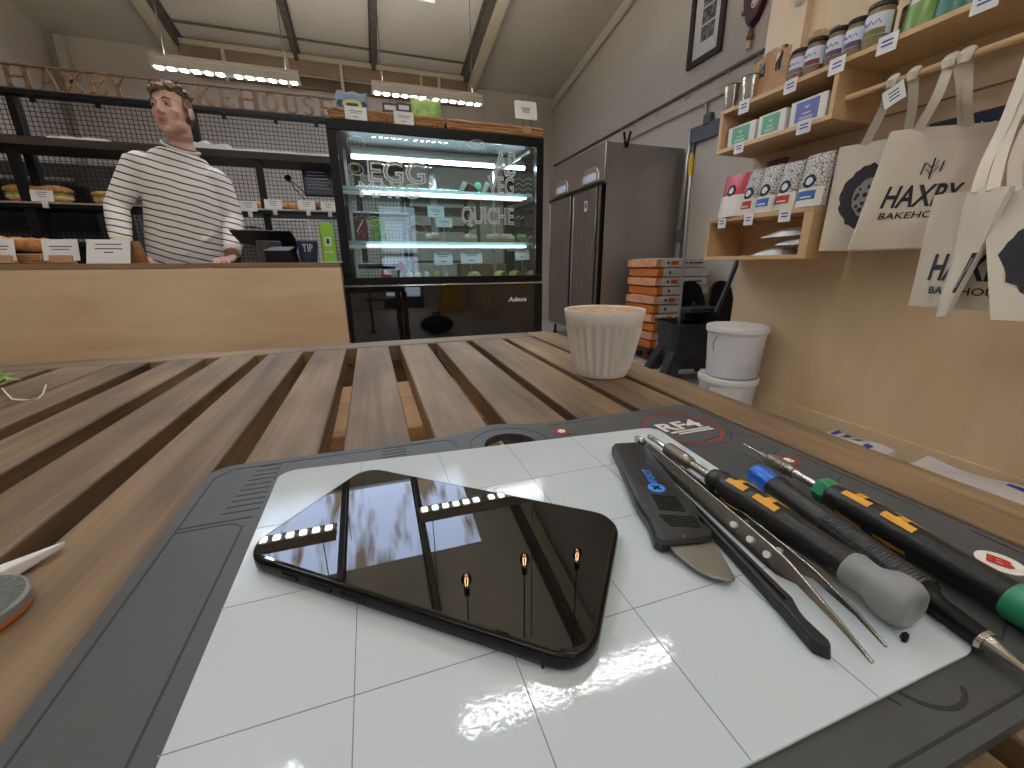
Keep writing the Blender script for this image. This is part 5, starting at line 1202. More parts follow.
for s_ in (-1, 1): mb.tube([H(s_*.073, -.012, .045), H(s_*.0755, -.014, .022), H(s_*.0745, -.016, .0)], [.008, .007, .004], 8)
remesh(mb.build('hair', 'hair', ps), .0035, 3, .5)
for s_ in (-1, 1):
    e = MB(); he(e, (s_*.0305, -.0735, .012), (.0135, .0125, .0085)); eo = e.build('eye', 'eyew', ps)
    e = MB(); he(e, (s_*.0305-.0035, -.0835, .0125), (.0055, .0035, .0060)); e.build('iris', 'iris', eo)
    MB().tube([H(s_*.0165, -.0845, .0185), H(s_*.030, -.0868, .0225), H(s_*.045, -.0775, .0175)], [.0022, .0032, .002], 6).build('eyelid', 'skin', ps)
    MB().tube([H(s_*.014, -.0925, .034), H(s_*.030, -.0915, .0405), H(s_*.050, -.074, .036)], [.003, .0042, .002], 6).build('eyebrow', 'brow', ps)
MB().tube([H(-.023, -.0885, -.0555), H(-.009, -.0985, -.0535), H(0, -.0995, -.0545), H(.009, -.0985, -.0535), H(.023, -.0885, -.0555)], [.002, .0046, .0042, .0046, .002], 8, flat=.8).build('upper_lip', 'lip', ps)
MB().tube([H(-.019, -.0895, -.0615), H(0, -.0985, -.0640), H(.019, -.0895, -.0615)], [.002, .0062, .002], 8, flat=.8).build('lower_lip', 'lip', ps)
# ================================================================ FRIDGE
FX, FY0, FY1, FZ = 2.2, 3.75, 5.03, 1.975
fg = thing('upright_fridge', 'tall stainless steel double door fridge against the right wall', 'fridge', (2.65, 4.4, 0))
MB().box(FX+.03, 3.09, FY0, FY1, .13, FZ).build('fridge_body', 'steelside', fg, bev=.004)
MB().box(FX, FX+.029, FY0, FY1, 1.645, FZ).build('header_panel', 'steelhead', fg, bev=.003)
MB().box(FX-.002, FX+.029, FY0-.012, FY0-.0005, 1.62, FZ).build('corner_trim', 'steelpale', fg, bev=.003)
fs = lambda y, z: FR((FX, y, z), (0, -1, 0), (0, 0, 1))
for y0, y1, lab in ((3.83, 4.36, 1), (4.40, 4.99, 0)):
    dd = MB().box(FX-.02, FX+.029, y0+.012, y1-.012, .17, 1.60).build('door', 'steeldoor', fg, bev=.006)
    MB().box(FX-.028, FX-.0205, y1-.05, y1-.02, .2, 1.57).build('door_handle', 'steelpale', dd, bev=.002)
mb = MB()
for y in (FY0+.006, 4.36, 4.99): mb.box(FX-.012, FX+.028, y, y+.02 if y < 4 else y+.036, .15, 1.6)
MB().box(FX-.014, FX+.028, FY0+.0, FY0+.022, .15, 1.625).build('door_seal', 'black', fg, smooth=False)
MB().box(FX-.014, FX+.028, FY0+.023, 5.02, 1.606, 1.628).build('door_seal', 'black', fg, smooth=False)
MB().box(FX-.006, FX+.028, FY0+.03, 3.825, .15, 1.604).build('door_frame', 'steeldoor', fg, smooth=False)
MB().box(FX-.006, FX+.028, 4.362, 4.40, .15, 1.604).build('door_seal', 'black', fg, smooth=False)
for yc, w in ((4.02, .36), (4.68, .33)):
    pts = [(-w/2, 0), (w/2, 0), (w/2, .06)] + [(w/2*cos(radians(a)), .06+.09*sin(radians(a))) for a in range(15, 166, 15)] + [(-w/2, .06)]
    pn_ = MB().prism(pts, .0005, .008, fs(yc, 1.655), .96).build('control_panel', 'steelpale', fg, bev=.002)
    MB().box(-w*.36, w*.36, .015, .085, .0085, .011, fs(yc, 1.655)).build('panel_window', 'label', pn_, bev=.001)
MB().box(-.03, .03, 0, .1, .0205, .0215, fs(4.05, 1.40)).build('sticker', 'whitep', fg, smooth=False)
MB().box(-.02, .02, .03, .085, .0217, .0222, fs(4.05, 1.40)).build('sticker_print', 'bagblue', fg, smooth=False)
for x in (FX+.08, 3.02):
    for y in (FY0+.08, FY1-.08): MB().lathe((x, y, 0), (0, 0, 1), [(0, .03), (.02, .03), (.03, .018), (.1295, .018)], 12).build('foot', 'blacksteel', fg)
cl = thing('spring_clip', 'black V shaped spring clip gripping the fridge top edge', 'clip', (PY(627, 135, 3.73).x, 3.73, FZ))
cx = PY(627, 135, 3.73).x
MB().bar((cx, 3.738, 1.93), (cx-.03, 3.735, 2.06), .016, .022, (0, 1, 0)).build('clip_arm', 'black', cl, bev=.003)
MB().bar((cx+.004, 3.725, 1.93), (cx+.028, 3.715, 2.065), .016, .022, (0, 1, 0)).build('clip_arm', 'black', cl, bev=.003)
MB().lathe((cx-.02, 3.726, 1.99), (1, 0, 0), [(0, .012), (.04, .012)], 12).build('spring', 'steel', cl)
# ================================================================ FLOUR SACKS
dy = thing('sack_dolly', 'low red wheeled dolly under the flour sacks', 'dolly', (2.68, 3.35, 0))
MB().box(2.36, 2.95, 3.12, 3.56, .088, .108).build('dolly_deck', 'rackwood', dy, bev=.004)
for x in (2.41, 2.87):
    for y in (3.17, 3.5):
        MB().lathe((x-.014, y, .043), (1, 0, 0), [(0, .036), (.003, .0425), (.025, .0425), (.028, .036)], 18).build('wheel', 'maroon', dy)
        MB().box(x-.02, x+.02, y-.02, y+.02, .0858, .0878).build('caster_plate', 'steel', dy)
SX_, SY_, SHt = .56, .42, .0815
names = ['lowest', 'second from bottom', 'third from bottom', 'fourth from bottom', 'fifth from bottom', 'sixth from bottom', 'seventh from bottom', 'third from top', 'second from top', 'topmost']
for k in range(10):
    z0 = .1085+SHt*k; rr_ = random.Random(40+k); jx, jy = rr_.uniform(-.02, .02), rr_.uniform(-.012, .012)
    xa, xb, ya, yb = 2.42+jx, 2.42+jx+SX_, 3.12+jy, 3.12+jy+SY_
    sk = thing('flour_sack', '%s flour sack of the orange and white stack by the fridge' % names[k], 'sack', ((xa+xb)/2, (ya+yb)/2, z0), 'flour sacks stacked on the dolly')
    def sackf(u, v, sd, xa=xa, xb=xb, ya=ya, yb=yb, z0=z0):
        e = min(1, 8*min(u, 1-u)+.7)*min(1, 8*min(v, 1-v)+.75); h = SHt*.5*e**.5
        return V((xa+(xb-xa)*u, ya+(yb-ya)*v, z0+SHt*.5+(h if sd else -h)*.98))
    MB().slab(sackf, 16, 14, 0).build('sack_body', 'sack', sk)
    om = 'orange' if k % 2 == 0 else 'peach'
    def endf(u, v, sd, xa=xa, ya=ya, yb=yb, z0=z0):
        e = min(1, 8*min(v, 1-v)+.75); h = (SHt*.5)*e**.5*(.80+.2*u)
        return V((xa-.012+(.060)*u, ya-.005+(yb-ya+.01)*v, z0+SHt*.5+(h if sd else -h)*1.0))
    MB().slab(endf, 5, 14, 0).build('sack_end', om, sk)
    g = front((xb-.02, ya-.0022, z0+SHt*.5))
    def fpan(x0, x1, h, mt_, nm): MB().box(x0-SX_+.02, x1-SX_+.02, -h, h, -.006, .0006, g).build(nm, mt_, sk, smooth=False)
    MB().prism(circ(.014, 14), -.006, .0012, FR(g(.12-SX_+.02, 0, 0), (1, 0, 0), (0, 0, 1))).build('sack_emblem', 'slatebox', sk)
    if k % 2:
        fpan(.15, .23, .019, 'orange', 'label_panel')
        MB().text('301', front((g(0, 0).x+.19-SX_+.02, ya-.0034, z0+SHt*.5)), 0, 0, .05, .022, .0004, bold=.03).build('label_text', 'red', sk)
        for i, (x0, x1) in enumerate(((.26, .33), (.345, .39), (.40, .50))): fpan(x0, x1, .006, 'navy', 'print_block')
# ================================================================ MOP BUCKET, MOP, TUBS
mk = thing('mop_bucket', 'black mop bucket with flared feet behind the white tubs', 'bucket', (2.30, 2.55, 0))
mb = MB(); fr = FR((2.30, 2.55, 0), (1, -.25, 0), (.25, 1, 0))
secs_ = [(.10, .15, .13), (.20, .165, .145), (.40, .19, .165), (.435, .195, .17), (.438, .208, .182), (.455, .208, .182)]
pr = None
for z, a, b_ in secs_:
    k = len(mb.v); P = rrect(2*a, 2*b_, .05, 4); mb.v += [fr(x, y, z) for x, y in P]
    if pr is not None:
        for i in range(len(P)): j = (i+1) % len(P); mb.f.append((pr+i, pr+j, k+j, k+i))
    else: mb.f.append(tuple(k+i for i in range(len(P))))
    pr = k
for z, a, b_ in ((.45, .192, .166), (.16, .15, .13)):
    k = len(mb.v); P = rrect(2*a, 2*b_, .05, 4); mb.v += [fr(x, y, z) for x, y in P]
    for i in range(len(P)): j = (i+1) % len(P); mb.f.append((pr+i, pr+j, k+j, k+i))
    pr = k
mb.f.append(tuple(pr+i for i in range(len(P)))); mb.build('bucket_body', 'blackrub', mk)
for sx in (-1, 1):
    for sy in (-1, 1):
        mb = MB()
        P0 = [fr(sx*(.06), sy*.04, .22), fr(sx*.168, sy*.04, .24), fr(sx*.168, sy*.148, .24), fr(sx*.06, sy*.148, .22)]
        P1 = [fr(sx*.15, sy*.10, .045), fr(sx*.245, sy*.10, .045), fr(sx*.245, sy*.20, .045), fr(sx*.15, sy*.20, .045)]
        mb.hexa(P1+P0); mb.build('foot', 'blackrub', mk, bev=.008)
        c = fr(sx*.205, sy*.155, .022); MB().lathe(c-V((.012, 0, 0)), (1, 0, 0), [(0, .0215), (.024, .0215)], 14).build('wheel', 'black', mk)
wz = .4555
wr = MB().box(-.10, .16, -.13, .02, 0, .10, FR((2.36, 2.6, wz), (1, -.1, 0), (.1, 1, 0))).build('wringer_box', 'blackrub', mk, bev=.01)
MB().box(-.17, .05, -.175, -.135, .03, .075, FR((2.36, 2.6, wz), (1, -.1, 0), (.1, 1, 0))).build('wringer_bar', 'black', mk, bev=.004)
for (xc, yc, lean) in ((2.47, 2.66, -.02), (2.69, 2.60, .03)):
    P = [(-.10, 0), (.10, 0), (.115, .17)] + [(.10*cos(radians(a)), .265+.09*sin(radians(a))) for a in range(0, 181, 20)] + [(-.115, .17)]
    MB().prism(P, -.012, .012, FR((xc, yc, .40), (1, -.12, 0), (lean*2, .28, 1))).build('wringer_plate', 'black', mk, bev=.008)
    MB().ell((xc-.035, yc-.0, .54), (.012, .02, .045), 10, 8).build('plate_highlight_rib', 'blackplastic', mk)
MB().tube([PY(716, 312, 2.42), PY(729, 283, 2.45), PY(736, 265, 2.48), PY(738, 259, 2.48)], .017, 10).build('wringer_handle', 'blackplastic', mk)
p0, p1 = PY(678.5, 321, 2.50), PY(690.6, 176, 2.62); p2 = PY(692, 154, 2.64)
mp = thing('mop', 'mop with pale metal pole and yellow grip standing in bucket', 'mop', (p0.x, 2.5, .17))
MB().tube([V((2.25, 2.53, .22)), p0, p1], .0125, 12).build('pole', 'alu', mp)
MB().tube([p1, p1.lerp(p2, .15), p1.lerp(p2, .85), p2], [.015, .0185, .0185, .013], 14).build('grip', 'wetyellow', mp)
mb = MB()
for i in range(16): a = 2*pi*i/16; mb.tube([V((2.25, 2.53, .235)), V((2.25+.05*cos(a), 2.53+.04*sin(a), .20)), V((2.25+.06*cos(a), 2.53+.05*sin(a), .170))], .009, 6)
mb.build('mop_strings', 'canvas', mp)
q0, q1 = PX(683, 208, 3.06), PX(687.5, 160, 3.06)
n += 1; mb = MB().tube([PX(681, 230, 3.08), q0, q1, PX(689.5, 150, 3.09), PX(690.5, 130, 3.1), PX(705.5, 124, 3.1), PX(707, 100, 3.1)], .016, 8); struct(mb.build('trim_%d' % n, 'steelpale'))
n += 1; c = PX(709, 119, 3.1); struct(MB().box(3.07, 3.118, c.y-.045, c.y+.045, c.z-.045, c.z+.045).build('trim_%d' % n, 'slate', bev=.008))
n += 1; c = PX(682, 236, 3.1); struct(MB().box(3.07, 3.118, c.y-.05, c.y+.05, c.z-.06, c.z+.06).build('trim_%d' % n, 'slate', bev=.008))
def tub(z0, r, x, y, lab):
    t = thing('plastic_tub', lab, 'tub', (x, y, z0), 'stacked white tubs'); h = .277
    MB().lathe((x, y, z0+.0003), (0, 0, 1), [(0, r*.80), (.004, r*.83), (h-.045, r*.93), (h-.04, r*.965), (h-.034, r*.965), (h-.033, r*.94), (h-.008, r*.95)], 48).build('tub_body', 'tub', t)
    MB().lathe((x, y, z0+h-.032), (0, 0, 1), [(0, r*.97), (.002, r*1.0), (.024, r*1.005), (.031, r*.985), (.0325, r*.93), (.028, r*.90), (.028, r*.3)], 48).build('lid', 'white', t)
    MB().tube([V((x-r*(.955+.10*sin(pi*i/12)), y-.02+.004*i*.3, z0+h-.045-.085*i/12)) for i in range(13)], .0025, 6).build('wire_handle', 'greycap', t)
    MB().box(-.022, .012, -.004, .004, 0, .0008, FR((x+.02, y-.02, z0+h-.0036), (1, -.2, 0), (.2, 1, 0))).build('lid_mark', 'slatebox', t, smooth=False)
    fr = lambda u, v, zz=0: V((x+(r*.9+zz)*sin(u/r)-.0, y-(r*.9+zz)*cos(u/r), z0+v))
    rr_ = random.Random(int(z0*100))
    for i in range(4): MB().grid(lambda p, q, i=i: fr(-.105+.042*i+.032*p, .035+.045*q+.012*p, .0035), 3, 2).build('torn_label', 'label', t)
    return t
TX, TY = 1.872, 1.70
tub(0.0, .155, TX-.012, TY+.006, 'lower white lidded plastic tub, under the other tub'); tub(.2785, .155, TX, TY, 'upper white lidded plastic tub, stacked on another tub')
# ================================================================ SHELVES ON THE PARTITION
XF, ZTS = 1.79, 1.625
us = thing('wall_shelf', 'long plywood shelf with open cubby and rail, jars on top', 'shelf', (XW, 1.2, 1.425))
MB().box(XF, XW-.0055, .42, YE, ZTS-.018, ZTS).build('top_board', 'shelfply', us, bev=.001)
MB().box(XF, XW-.0055, YE-.018, YE, 1.4255, ZTS-.0185).build('side_panel', 'shelfply', us, bev=.001)
MB().box(XF, XW-.0055, 1.335, 1.353, 1.4255, ZTS-.0185).build('side_panel', 'shelfply', us, bev=.001)
MB().box(XF, XW-.0055, 1.3535, YE-.0185, 1.425, 1.443).build('bottom_board', 'shelfply', us, bev=.001)
MB().box(XW-.0115, XW-.006, 1.3535, YE-.0185, 1.4435, ZTS-.0185).build('back_panel', 'shelfply', us, smooth=False)
MB().box(XF, XW-.0055, .42, .438, 1.4255, ZTS-.0185).build('side_panel', 'shelfply', us, bev=.001)
MB().tube([(1.85, .4385, 1.498), (1.85, 1.3345, 1.498)], .0115, 14).build('hanging_rail', 'shelfply', us)
ls = thing('cubby_shelf', 'small open plywood cubby under the coffee bags', 'shelf', (XW, 1.6, .895))
MB().box(XF, XW-.0005, 1.335, YE, 1.0875, 1.1055).build('top_board', 'shelfply', ls, bev=.001)
MB().box(XF, XW-.0005, 1.335, YE, .895, .913).build('bottom_board', 'shelfply', ls, bev=.001)
for y0, y1 in ((1.335, 1.375), (YE-.018, YE)): MB().box(XF, XW-.0005, y0, y1, .9135, 1.087).build('side_panel', 'shelfply', ls, bev=.001)
MB().box(XW-.008, XW-.001, 1.3755, YE-.0185, .9135, 1.087).build('back_panel', 'shelfply', ls, smooth=False)
ZL = 1.1058
# price tags hanging over the shelf lips
def ptag(x, y, ztop, w, h, lab):
    p = PX(x, y, XF-.004)
    t = thing('shelf_tag', lab, 'price tag', (XF-.003, p.y, ztop-h), 'price tags on the plywood shelves')
    g = side((XF-.003, p.y, ztop-h)); tc0 = MB().box(-w/2, w/2, 0, h, 0, .0015, g).build('tag_card', 'paper', t, smooth=False)
    for q in (.66, .42): MB().box(-w*.28, w*.28, h*q-h*.05, h*q+h*.05, .0018, .0022, g).build('print_line', 'inkb', tc0, smooth=False)
ptag(746, 91, ZTS+.006, .060, .058, 'white price tag on top shelf under the steel tumblers'); ptag(790, 88, ZTS+.006, .058, .052, 'white price tag on top shelf under the leftmost jar')
ptag(836, 70, ZTS+.010, .060, .055, 'white price tag on top shelf under the third jar'); ptag(888, 40, ZTS+.012, .062, .056, 'white price tag on top shelf under the largest jar'); ptag(985, 3, ZTS+.012, .062, .052, 'white price tag on top shelf at top right corner of photo')
ptag(739, 147, 1.448, .055, .048, 'price tag under the left green tea box'); ptag(804, 126, 1.452, .062, .052, 'price tag under the violet tea box')
ptag(722, 222, ZL+.002, .050, .052, 'price tag under the red and white coffee bag'); ptag(749, 215, ZL+.003, .052, .052, 'price tag under the second and third coffee bags'); ptag(785.5, 210, ZL+.003, .058, .054, 'price tag under the two right coffee bags')
# steel tumblers and bottle carriers
for px_, lab in ((732, 'ribbed steel tumbler at left end of top shelf'), (749, 'ribbed steel tumbler beside the bottle carrier')):
    p = PX(px_, 100, 1.84)
    t = thing('steel_tumbler', lab, 'tumbler', (1.84, p.y, ZTS), 'steel tumblers')
    MB().lathe((1.84, p.y, ZTS+.0005), (0, 0, 1), [(0, .030), (.002, .032), (.105, .040), (.110, .0405), (.111, .038), (.1, .037)], 48, mod=lambda a, t_: 1+.012*cos(12*a)).build('tumbler_body', 'chrome', t)
    MB().lathe((1.84, p.y, ZTS+.1105), (0, 0, 1), [(0, .0395), (.006, .0395), (.007, .036)], 32).build('tumbler_lid', 'slatebox', t)
def carrier(y0, y1, x0, x1, h, lab, bot=True):
    t = thing('bottle_carrier', lab, 'carrier', ((x0+x1)/2, (y0+y1)/2, ZTS), 'kraft bottle carriers')
    L_ = y1-y0; fr = FR((x0, y1, ZTS+.0008), (0, -1, 0), (0, 0, 1))
    def face(fr, w): return [[(0, 0), (w, 0), (w, h*.9), (w*.72, h), (w*.28, h), (0, h*.9)], [(w*.14, h*.52), (w*.32, h*.52), (w*.32, h*.84), (w*.14, h*.84)], [(w*.60, h*.56), (w*.80, h*.56), (w*.80, h*.9), (w*.60, h*.9)]]
    for xx in (x0, x1-.003):
        f = FR((xx, y1, ZTS+.0008), (0, -1, 0), (0, 0, 1)); mbx = MB()
        lo = face(f, L_); o = lo[0]; k = L_
        for a, b in ((0, .14), (.32, .60), (.80, 1)): mbx.box(L_*a, L_*b, 0, h*(.9 if a in (0, .8) else 1), -.003, 0, f)
        for a, b, z0_, z1_ in ((.14, .32, 0, h*.5), (.14, .32, h*.82, h*.93), (.60, .80, 0, h*.5), (.60, .80, h*.88, h*.96)): mbx.box(L_*a, L_*b, z0_, z1_, -.003, 0, f)
        mbx.build('carrier_side', 'cardb', t, smooth=False)
    for yy in (y0, y1-.003): MB().box(x0+.0035, x1-.0035, yy, yy+.003, ZTS+.0008, ZTS+h*.7).build('carrier_end', 'cardb', t, smooth=False)
    if not bot: MB().box((x0+x1)/2-.002, (x0+x1)/2+.002, y0+.0035, y1-.0035, ZTS+.001, ZTS+h*1.02).build('carrier_handle', 'cardb', t, smooth=False)
    if bot:
        for q in (.22, .66):
            bb = thing('beer_bottle', 'dark bottle in the kraft carrier, %s' % ('nearer the tumblers' if q > .5 else 'nearer the jars'), 'bottle', (x0+.035, y0+L_*q+.022, ZTS+.001), 'bottles in the carrier')
            MB().lathe((x0+.034, y0+L_*q+.022, ZTS+.0015), (0, 0, 1), [(0, .026), (.003, .028), (h*.70, .028), (h*.85, .015), (h*.99, .0125)], 20).build('bottle_glass', 'bottledark', bb)
            MB().lathe((x0+.034, y0+L_*q+.022, ZTS+.0017+h*.99), (0, 0, 1), [(0, .0135), (.008, .0135)], 16).build('bottle_cap', 'maroon', bb)
ya, yb = PX(793, 60, 1.86).y, PX(758, 60, 1.86).y
carrier(ya+.01, yb, 1.85, 1.98, .19, 'kraft card bottle carrier behind the steel tumblers')
carrier(ya-.12, ya-.005, 1.90, 2.0, .20, 'kraft card carrier behind the leftmost jars', False)
JL = (('relish', 'relish'), ('relish', 'maroon'), ('relish', 'purple'), ('relish', 'purple'), ('olive', 'olive'))
for i, (x, y) in enumerate(((798.5, 70), (815, 62), (836.5, 53), (855.5, 44), (878.5, 30))):
    p = PX(x, y, 1.836); s_ = (.036, .038, .037, .036, .043)[i]; hh = (.122, .132, .130, .128, .142)[i]
    t = thing('relish_jar', ('small relish jar, leftmost of the jars on top shelf', 'relish jar with dark red band, second jar from the left', 'relish jar with purple band, third from the left', 'relish jar with purple band, next to the largest jar', 'largest jar with green label band, beside green pouch')[i], 'jar', (1.836, p.y, ZTS), 'relish jars on the top shelf')
    MB().lathe((1.836, p.y, ZTS+.0006), (0, 0, 1), [(0, s_*.9), (.003, s_), (hh*.74, s_), (hh*.82, s_*.9), (hh*.86, s_*.86)], 32).build('jar_glass', JL[i][0], t)
    MB().lathe((1.836, p.y, ZTS+hh*.86), (0, 0, 1), [(0, s_*.92), (.002, s_*.96), (.014, s_*.96), (.016, s_*.9)], 32).build('jar_lid', 'jarlid', t)
    cyl = lambda u, v, p=p, s_=s_: V((1.836-(s_+.0008)*cos(u/s_), p.y-(s_+.0008)*sin(u/s_), ZTS+v))
    MB().grid(lambda a, b: cyl((a-.5)*s_*3.0, hh*.24+hh*.48*b), 20, 2).build('jar_label', 'label', t)
    cyl2 = lambda u, v, z=0, p=p, s_=s_: V((1.836-(s_+.0014+z)*cos(u/s_), p.y-(s_+.0014+z)*sin(u/s_), ZTS+v))
    MB().grid(lambda a, b: cyl2((a-.35)*s_*1.6, hh*.25+hh*.14*b), 12, 2).build('label_band', JL[i][1], t)
    MB().tube([cyl2((q_/8-.5)*s_*1.3, hh*(.53+.05*sin(q_*2.1)), .0006) for q_ in range(9)], .0012, 5).build('label_scrawl', 'inkb', t)
def pouch(name, lab, cat, y, X, z0, w, h, d, mt_, grp, crimp=True):
    t = thing(name, lab, cat, (X, y, z0), grp)
    def f(u, v, sd):
        e = (sin(pi*min(max(u, .0), 1))**.35)*(1-.72*v**2.2); zz = z0+.0008+h*v
        return V((X+(d*.5*e if sd else -d*.5*e)+.012*v, y-(u-.5)*w*(1-.06*v), zz))
    MB().slab(f, 12, 12, 0).build('pouch_body', mt_, t); return t, f
for i, (x, yy, mt_, lab) in enumerate(((921, 20, 'sauce', 'bright green pouch on top shelf beside the largest jar'), (954, 8, 'teal', 'dark green pouch on top shelf, second of the pouches'), (985, 0, 'teal', 'dark green pouch at the top right corner of photo'))):
    p = PX(x, yy, 1.845); t, f = pouch('sauce_pouch', lab, 'pouch', p.y, 1.85, ZTS, .105, .19, .075, mt_, 'green pouches on the top shelf')
    MB().grid(lambda a, b: f(.18+.6*a, .45+.3*b, 0)+V((-.0012, 0, 0)), 6, 4).build('pouch_label', 'whitep', t)
p = PX(905, 22, 1.87); t = thing('relish_jar', 'dark jar half hidden between largest jar and green pouch', 'jar', (1.90, p.y, ZTS), 'relish jars on the top shelf')
MB().lathe((1.90, p.y, ZTS+.0006), (0, 0, 1), [(0, .03), (.003, .032), (.09, .032), (.1, .028)], 28).build('jar_glass', 'relish', t); MB().lathe((1.90, p.y, ZTS+.1008), (0, 0, 1), [(0, .031), (.014, .031)], 28).build('jar_lid', 'jarlid', t)
# tea boxes in the upper cubby
for (x0, x1, ym), mt_, h, lab in (((727, 753.5, 145), 'teagreen', .092, 'white tea box with green label, left in the upper cubby'), ((756.5, 783, 136), 'teagreen', .094, 'white tea box with green label, middle of the upper cubby'), ((788.5, 824, 124), 'teablue', .098, 'white tea box with violet label in the upper cubby')):
    ya, yb = PX(x1, ym-6, 1.81).y, PX(x0, ym, 1.81).y
    t = thing('tea_box', lab, 'tea box', (1.84, (ya+yb)/2, 1.4435), 'tea boxes in the upper cubby')
    g = side((1.81, yb, 1.4438)); w = yb-ya
    MB().box(0, w, 0, h, -.075, 0, g).build('box_body', 'white', t, bev=.004)
    MB().box(w*.17, w*.80, h*.12, h*.90, .0001, .0012, g).build('box_label', mt_, t, smooth=False)
    MB().box(w*.36, w*.60, h*.40, h*.44, .0013, .0017, g).build('print_line', 'whitep', t, smooth=False)
    MB().prism([(w*.40, h*.72), (w*.48, h*.58), (w*.56, h*.72), (w*.48, h*.66)], .0012, .0018, g).build('label_leaf', 'whitep', t)
    for k_ in (.28, .22): MB().box(w*.3, w*.66, h*k_-.0012, h*k_+.0012, .0013, .0017, g).build('print_line', 'whitep', t, smooth=False)
# coffee bags on the cubby shelf
CB = (((716, 740.5, 219, 176), 'bagred', None, 'red and white coffee bag at left end of the cubby shelf'), ((737, 752, 217, 172), 'bagpat', 'bagred', 'patterned coffee bag with red label, narrow, second from left'), ((751, 770, 215, 168), 'bagpat', 'bagblue', 'patterned coffee bag with blue label, third from left'),
      ((769.5, 791, 212, 164), 'bagpat', 'bagred', 'patterned coffee bag with red label, second from right'), ((790.5, 818, 209, 156), 'bagpat', 'bagblue', 'large patterned coffee bag with blue label, rightmost in front row'))
for i, ((x0, x1, yb_, yt_), mt_, lab_, lab) in enumerate(CB):
    Xc = 1.835 if i else 1.825
    ya, yb = PX(x1, yb_, 1.80).y, PX(x0, yb_, 1.80).y; w = yb-ya; h = PX((x0+x1)/2, yt_, 1.81).z-ZL
    t, f = pouch('coffee_bag', lab, 'coffee bag', (ya+yb)/2, Xc, ZL, w, h, .085, mt_, 'coffee bags on the cubby shelf')
    off = V((-.0014, 0, 0)); off2 = V((-.0026, 0, 0))
    lowm = 'whitep'
    MB().grid(lambda a, b: f(.03+.94*a, .01+(.50 if i == 0 else .36)*b, 0)+off, 10, 6).build('white_panel', lowm, t)
    if lab_:
        MB().grid(lambda a, b: f(.14+.66*a, .14+.17*b, 0)+off2, 8, 3).build('colour_label', lab_, t)
        MB().grid(lambda a, b: f(.3+.4*a, .175+.03*b, 0)+off2*1.5, 6, 1).build('label_line', 'whitep', t)
    c0 = (.5, .62 if i == 0 else .49); mb = MB(); k = len(mb.v)
    ra = .038/w*.55; rb = .038/h*.55
    for rr2 in (1.0, .55):
        for j in range(24): a = 2*pi*j/24; mb.v.append(f(c0[0]+ra*1.3*rr2*(1+.08*cos(5*a))*cos(a), c0[1]+rb*1.3*rr2*sin(a), 0)+off2)
    for j in range(24): q = (j+1) % 24; mb.f.append((j, q, 24+q, 24+j))
    mb.build('emblem_ring', 'print', t)
    mb = MB(); mb.v = [f(c0[0]+ra*.7*cos(2*pi*j/16), c0[1]+rb*.7*sin(2*pi*j/16), 0)+off2*1.1 for j in range(16)]; mb.f = [tuple(range(16))]; mb.build('emblem_centre', 'label', t)
for i, (y_, lab) in enumerate(((1.385, 'patterned coffee bag in the back row beside the tote'), (1.50, 'patterned coffee bag in the back row, behind the large one'))): pouch('coffee_bag', lab, 'coffee bag', y_-.01, 1.935, ZL, .105, .205, .075, 'bagpat', 'coffee bags on the cubby shelf')
t, f = pouch('red_bag', 'dark red bag standing behind the patterned coffee bags', 'bag', 1.70, 1.955, ZL, .13, .262, .06, 'maroon', None)
t, f = pouch('red_bag', 'pinkish red bag tip behind the red and white coffee bag', 'bag', 1.845, 1.94, ZL, .10, .20, .06, 'bagred', None)
# paper bags in the lower cubby
def pbag(x, y, z, w, d, rz, lab, tilt=0):
    fr = FR((x, y, z), (cos(rz), sin(rz), tilt), (-sin(rz), cos(rz), 0)); rr_ = random.Random(int(y*1000))
    def f(u, v, sd): return fr((u-.5)*d, (v-.5)*w, (.0005 if not sd else .0005+.040*(sin(pi*u)*sin(pi*v))**.4*(.7+.3*sin(7*u+5*v))))
    t = thing('paper_bag', lab, 'paper bag', (x, y, z), 'white paper bags in the lower cubby')
    MB().slab(f, 10, 14, 0).build('bag_paper', 'paper', t); MB().bar(fr(-d*.5, -w*.1, .012), fr(d*.45, -w*.02, .030), .003, .001).build('fold_line', 'label', t)
pbag(1.89, 1.55, .9135, .155, .19, 0, 'folded white paper bag at bottom left of the pile'); pbag(1.885, 1.455, .9138+.042, .12, .17, .10, 'folded white paper bag at right of the pile'); pbag(1.89, 1.50, .914+.088, .19, .18, -.2, 'folded white paper bag on top of pile', .10)
# ================================================================ TOTE BAGS
def tote(name_lab, TL, TR, BL, BR, mt_, seed, bulge=.018, thick=.012, knots=None, group='cotton tote bags on the rail'):
    TL, TR, BL, BR = map(V, (TL, TR, BL, BR)); nrm = ((TR-TL).cross(TL-BL)).normalized()
    if nrm.dot(CAM-TL) < 0: nrm = -nrm
    ph_ = seed*1.7
    def f(u, v, sd=0):
        p = (BL*(1-u)+BR*u)*(1-v)+(TL*(1-u)+TR*u)*v
        e = sin(pi*u)**.6*(1-.55*v)*min(1, 4*v+.2)
        wv = .006*sin(5*u+ph_+2*v)*(1-v*.3)+.004*sin(9*u-4*v+ph_)
        return p + nrm*((bulge*e+wv) if not sd else (-thick-bulge*.35*e+wv))
    t = thing('tote_bag', name_lab, 'tote bag', tuple((TL+TR+BL+BR)/4-V((0, 0, .2))), group)
    MB().slab(f, 20, 20, 0).build('bag_body', mt_, t)
    MB().grid(lambda a, b: f(.005+.99*a, .90+.006*b)+nrm*.0012, 20, 1).build('hem_seam', 'canvas', t)
    return t, f, nrm
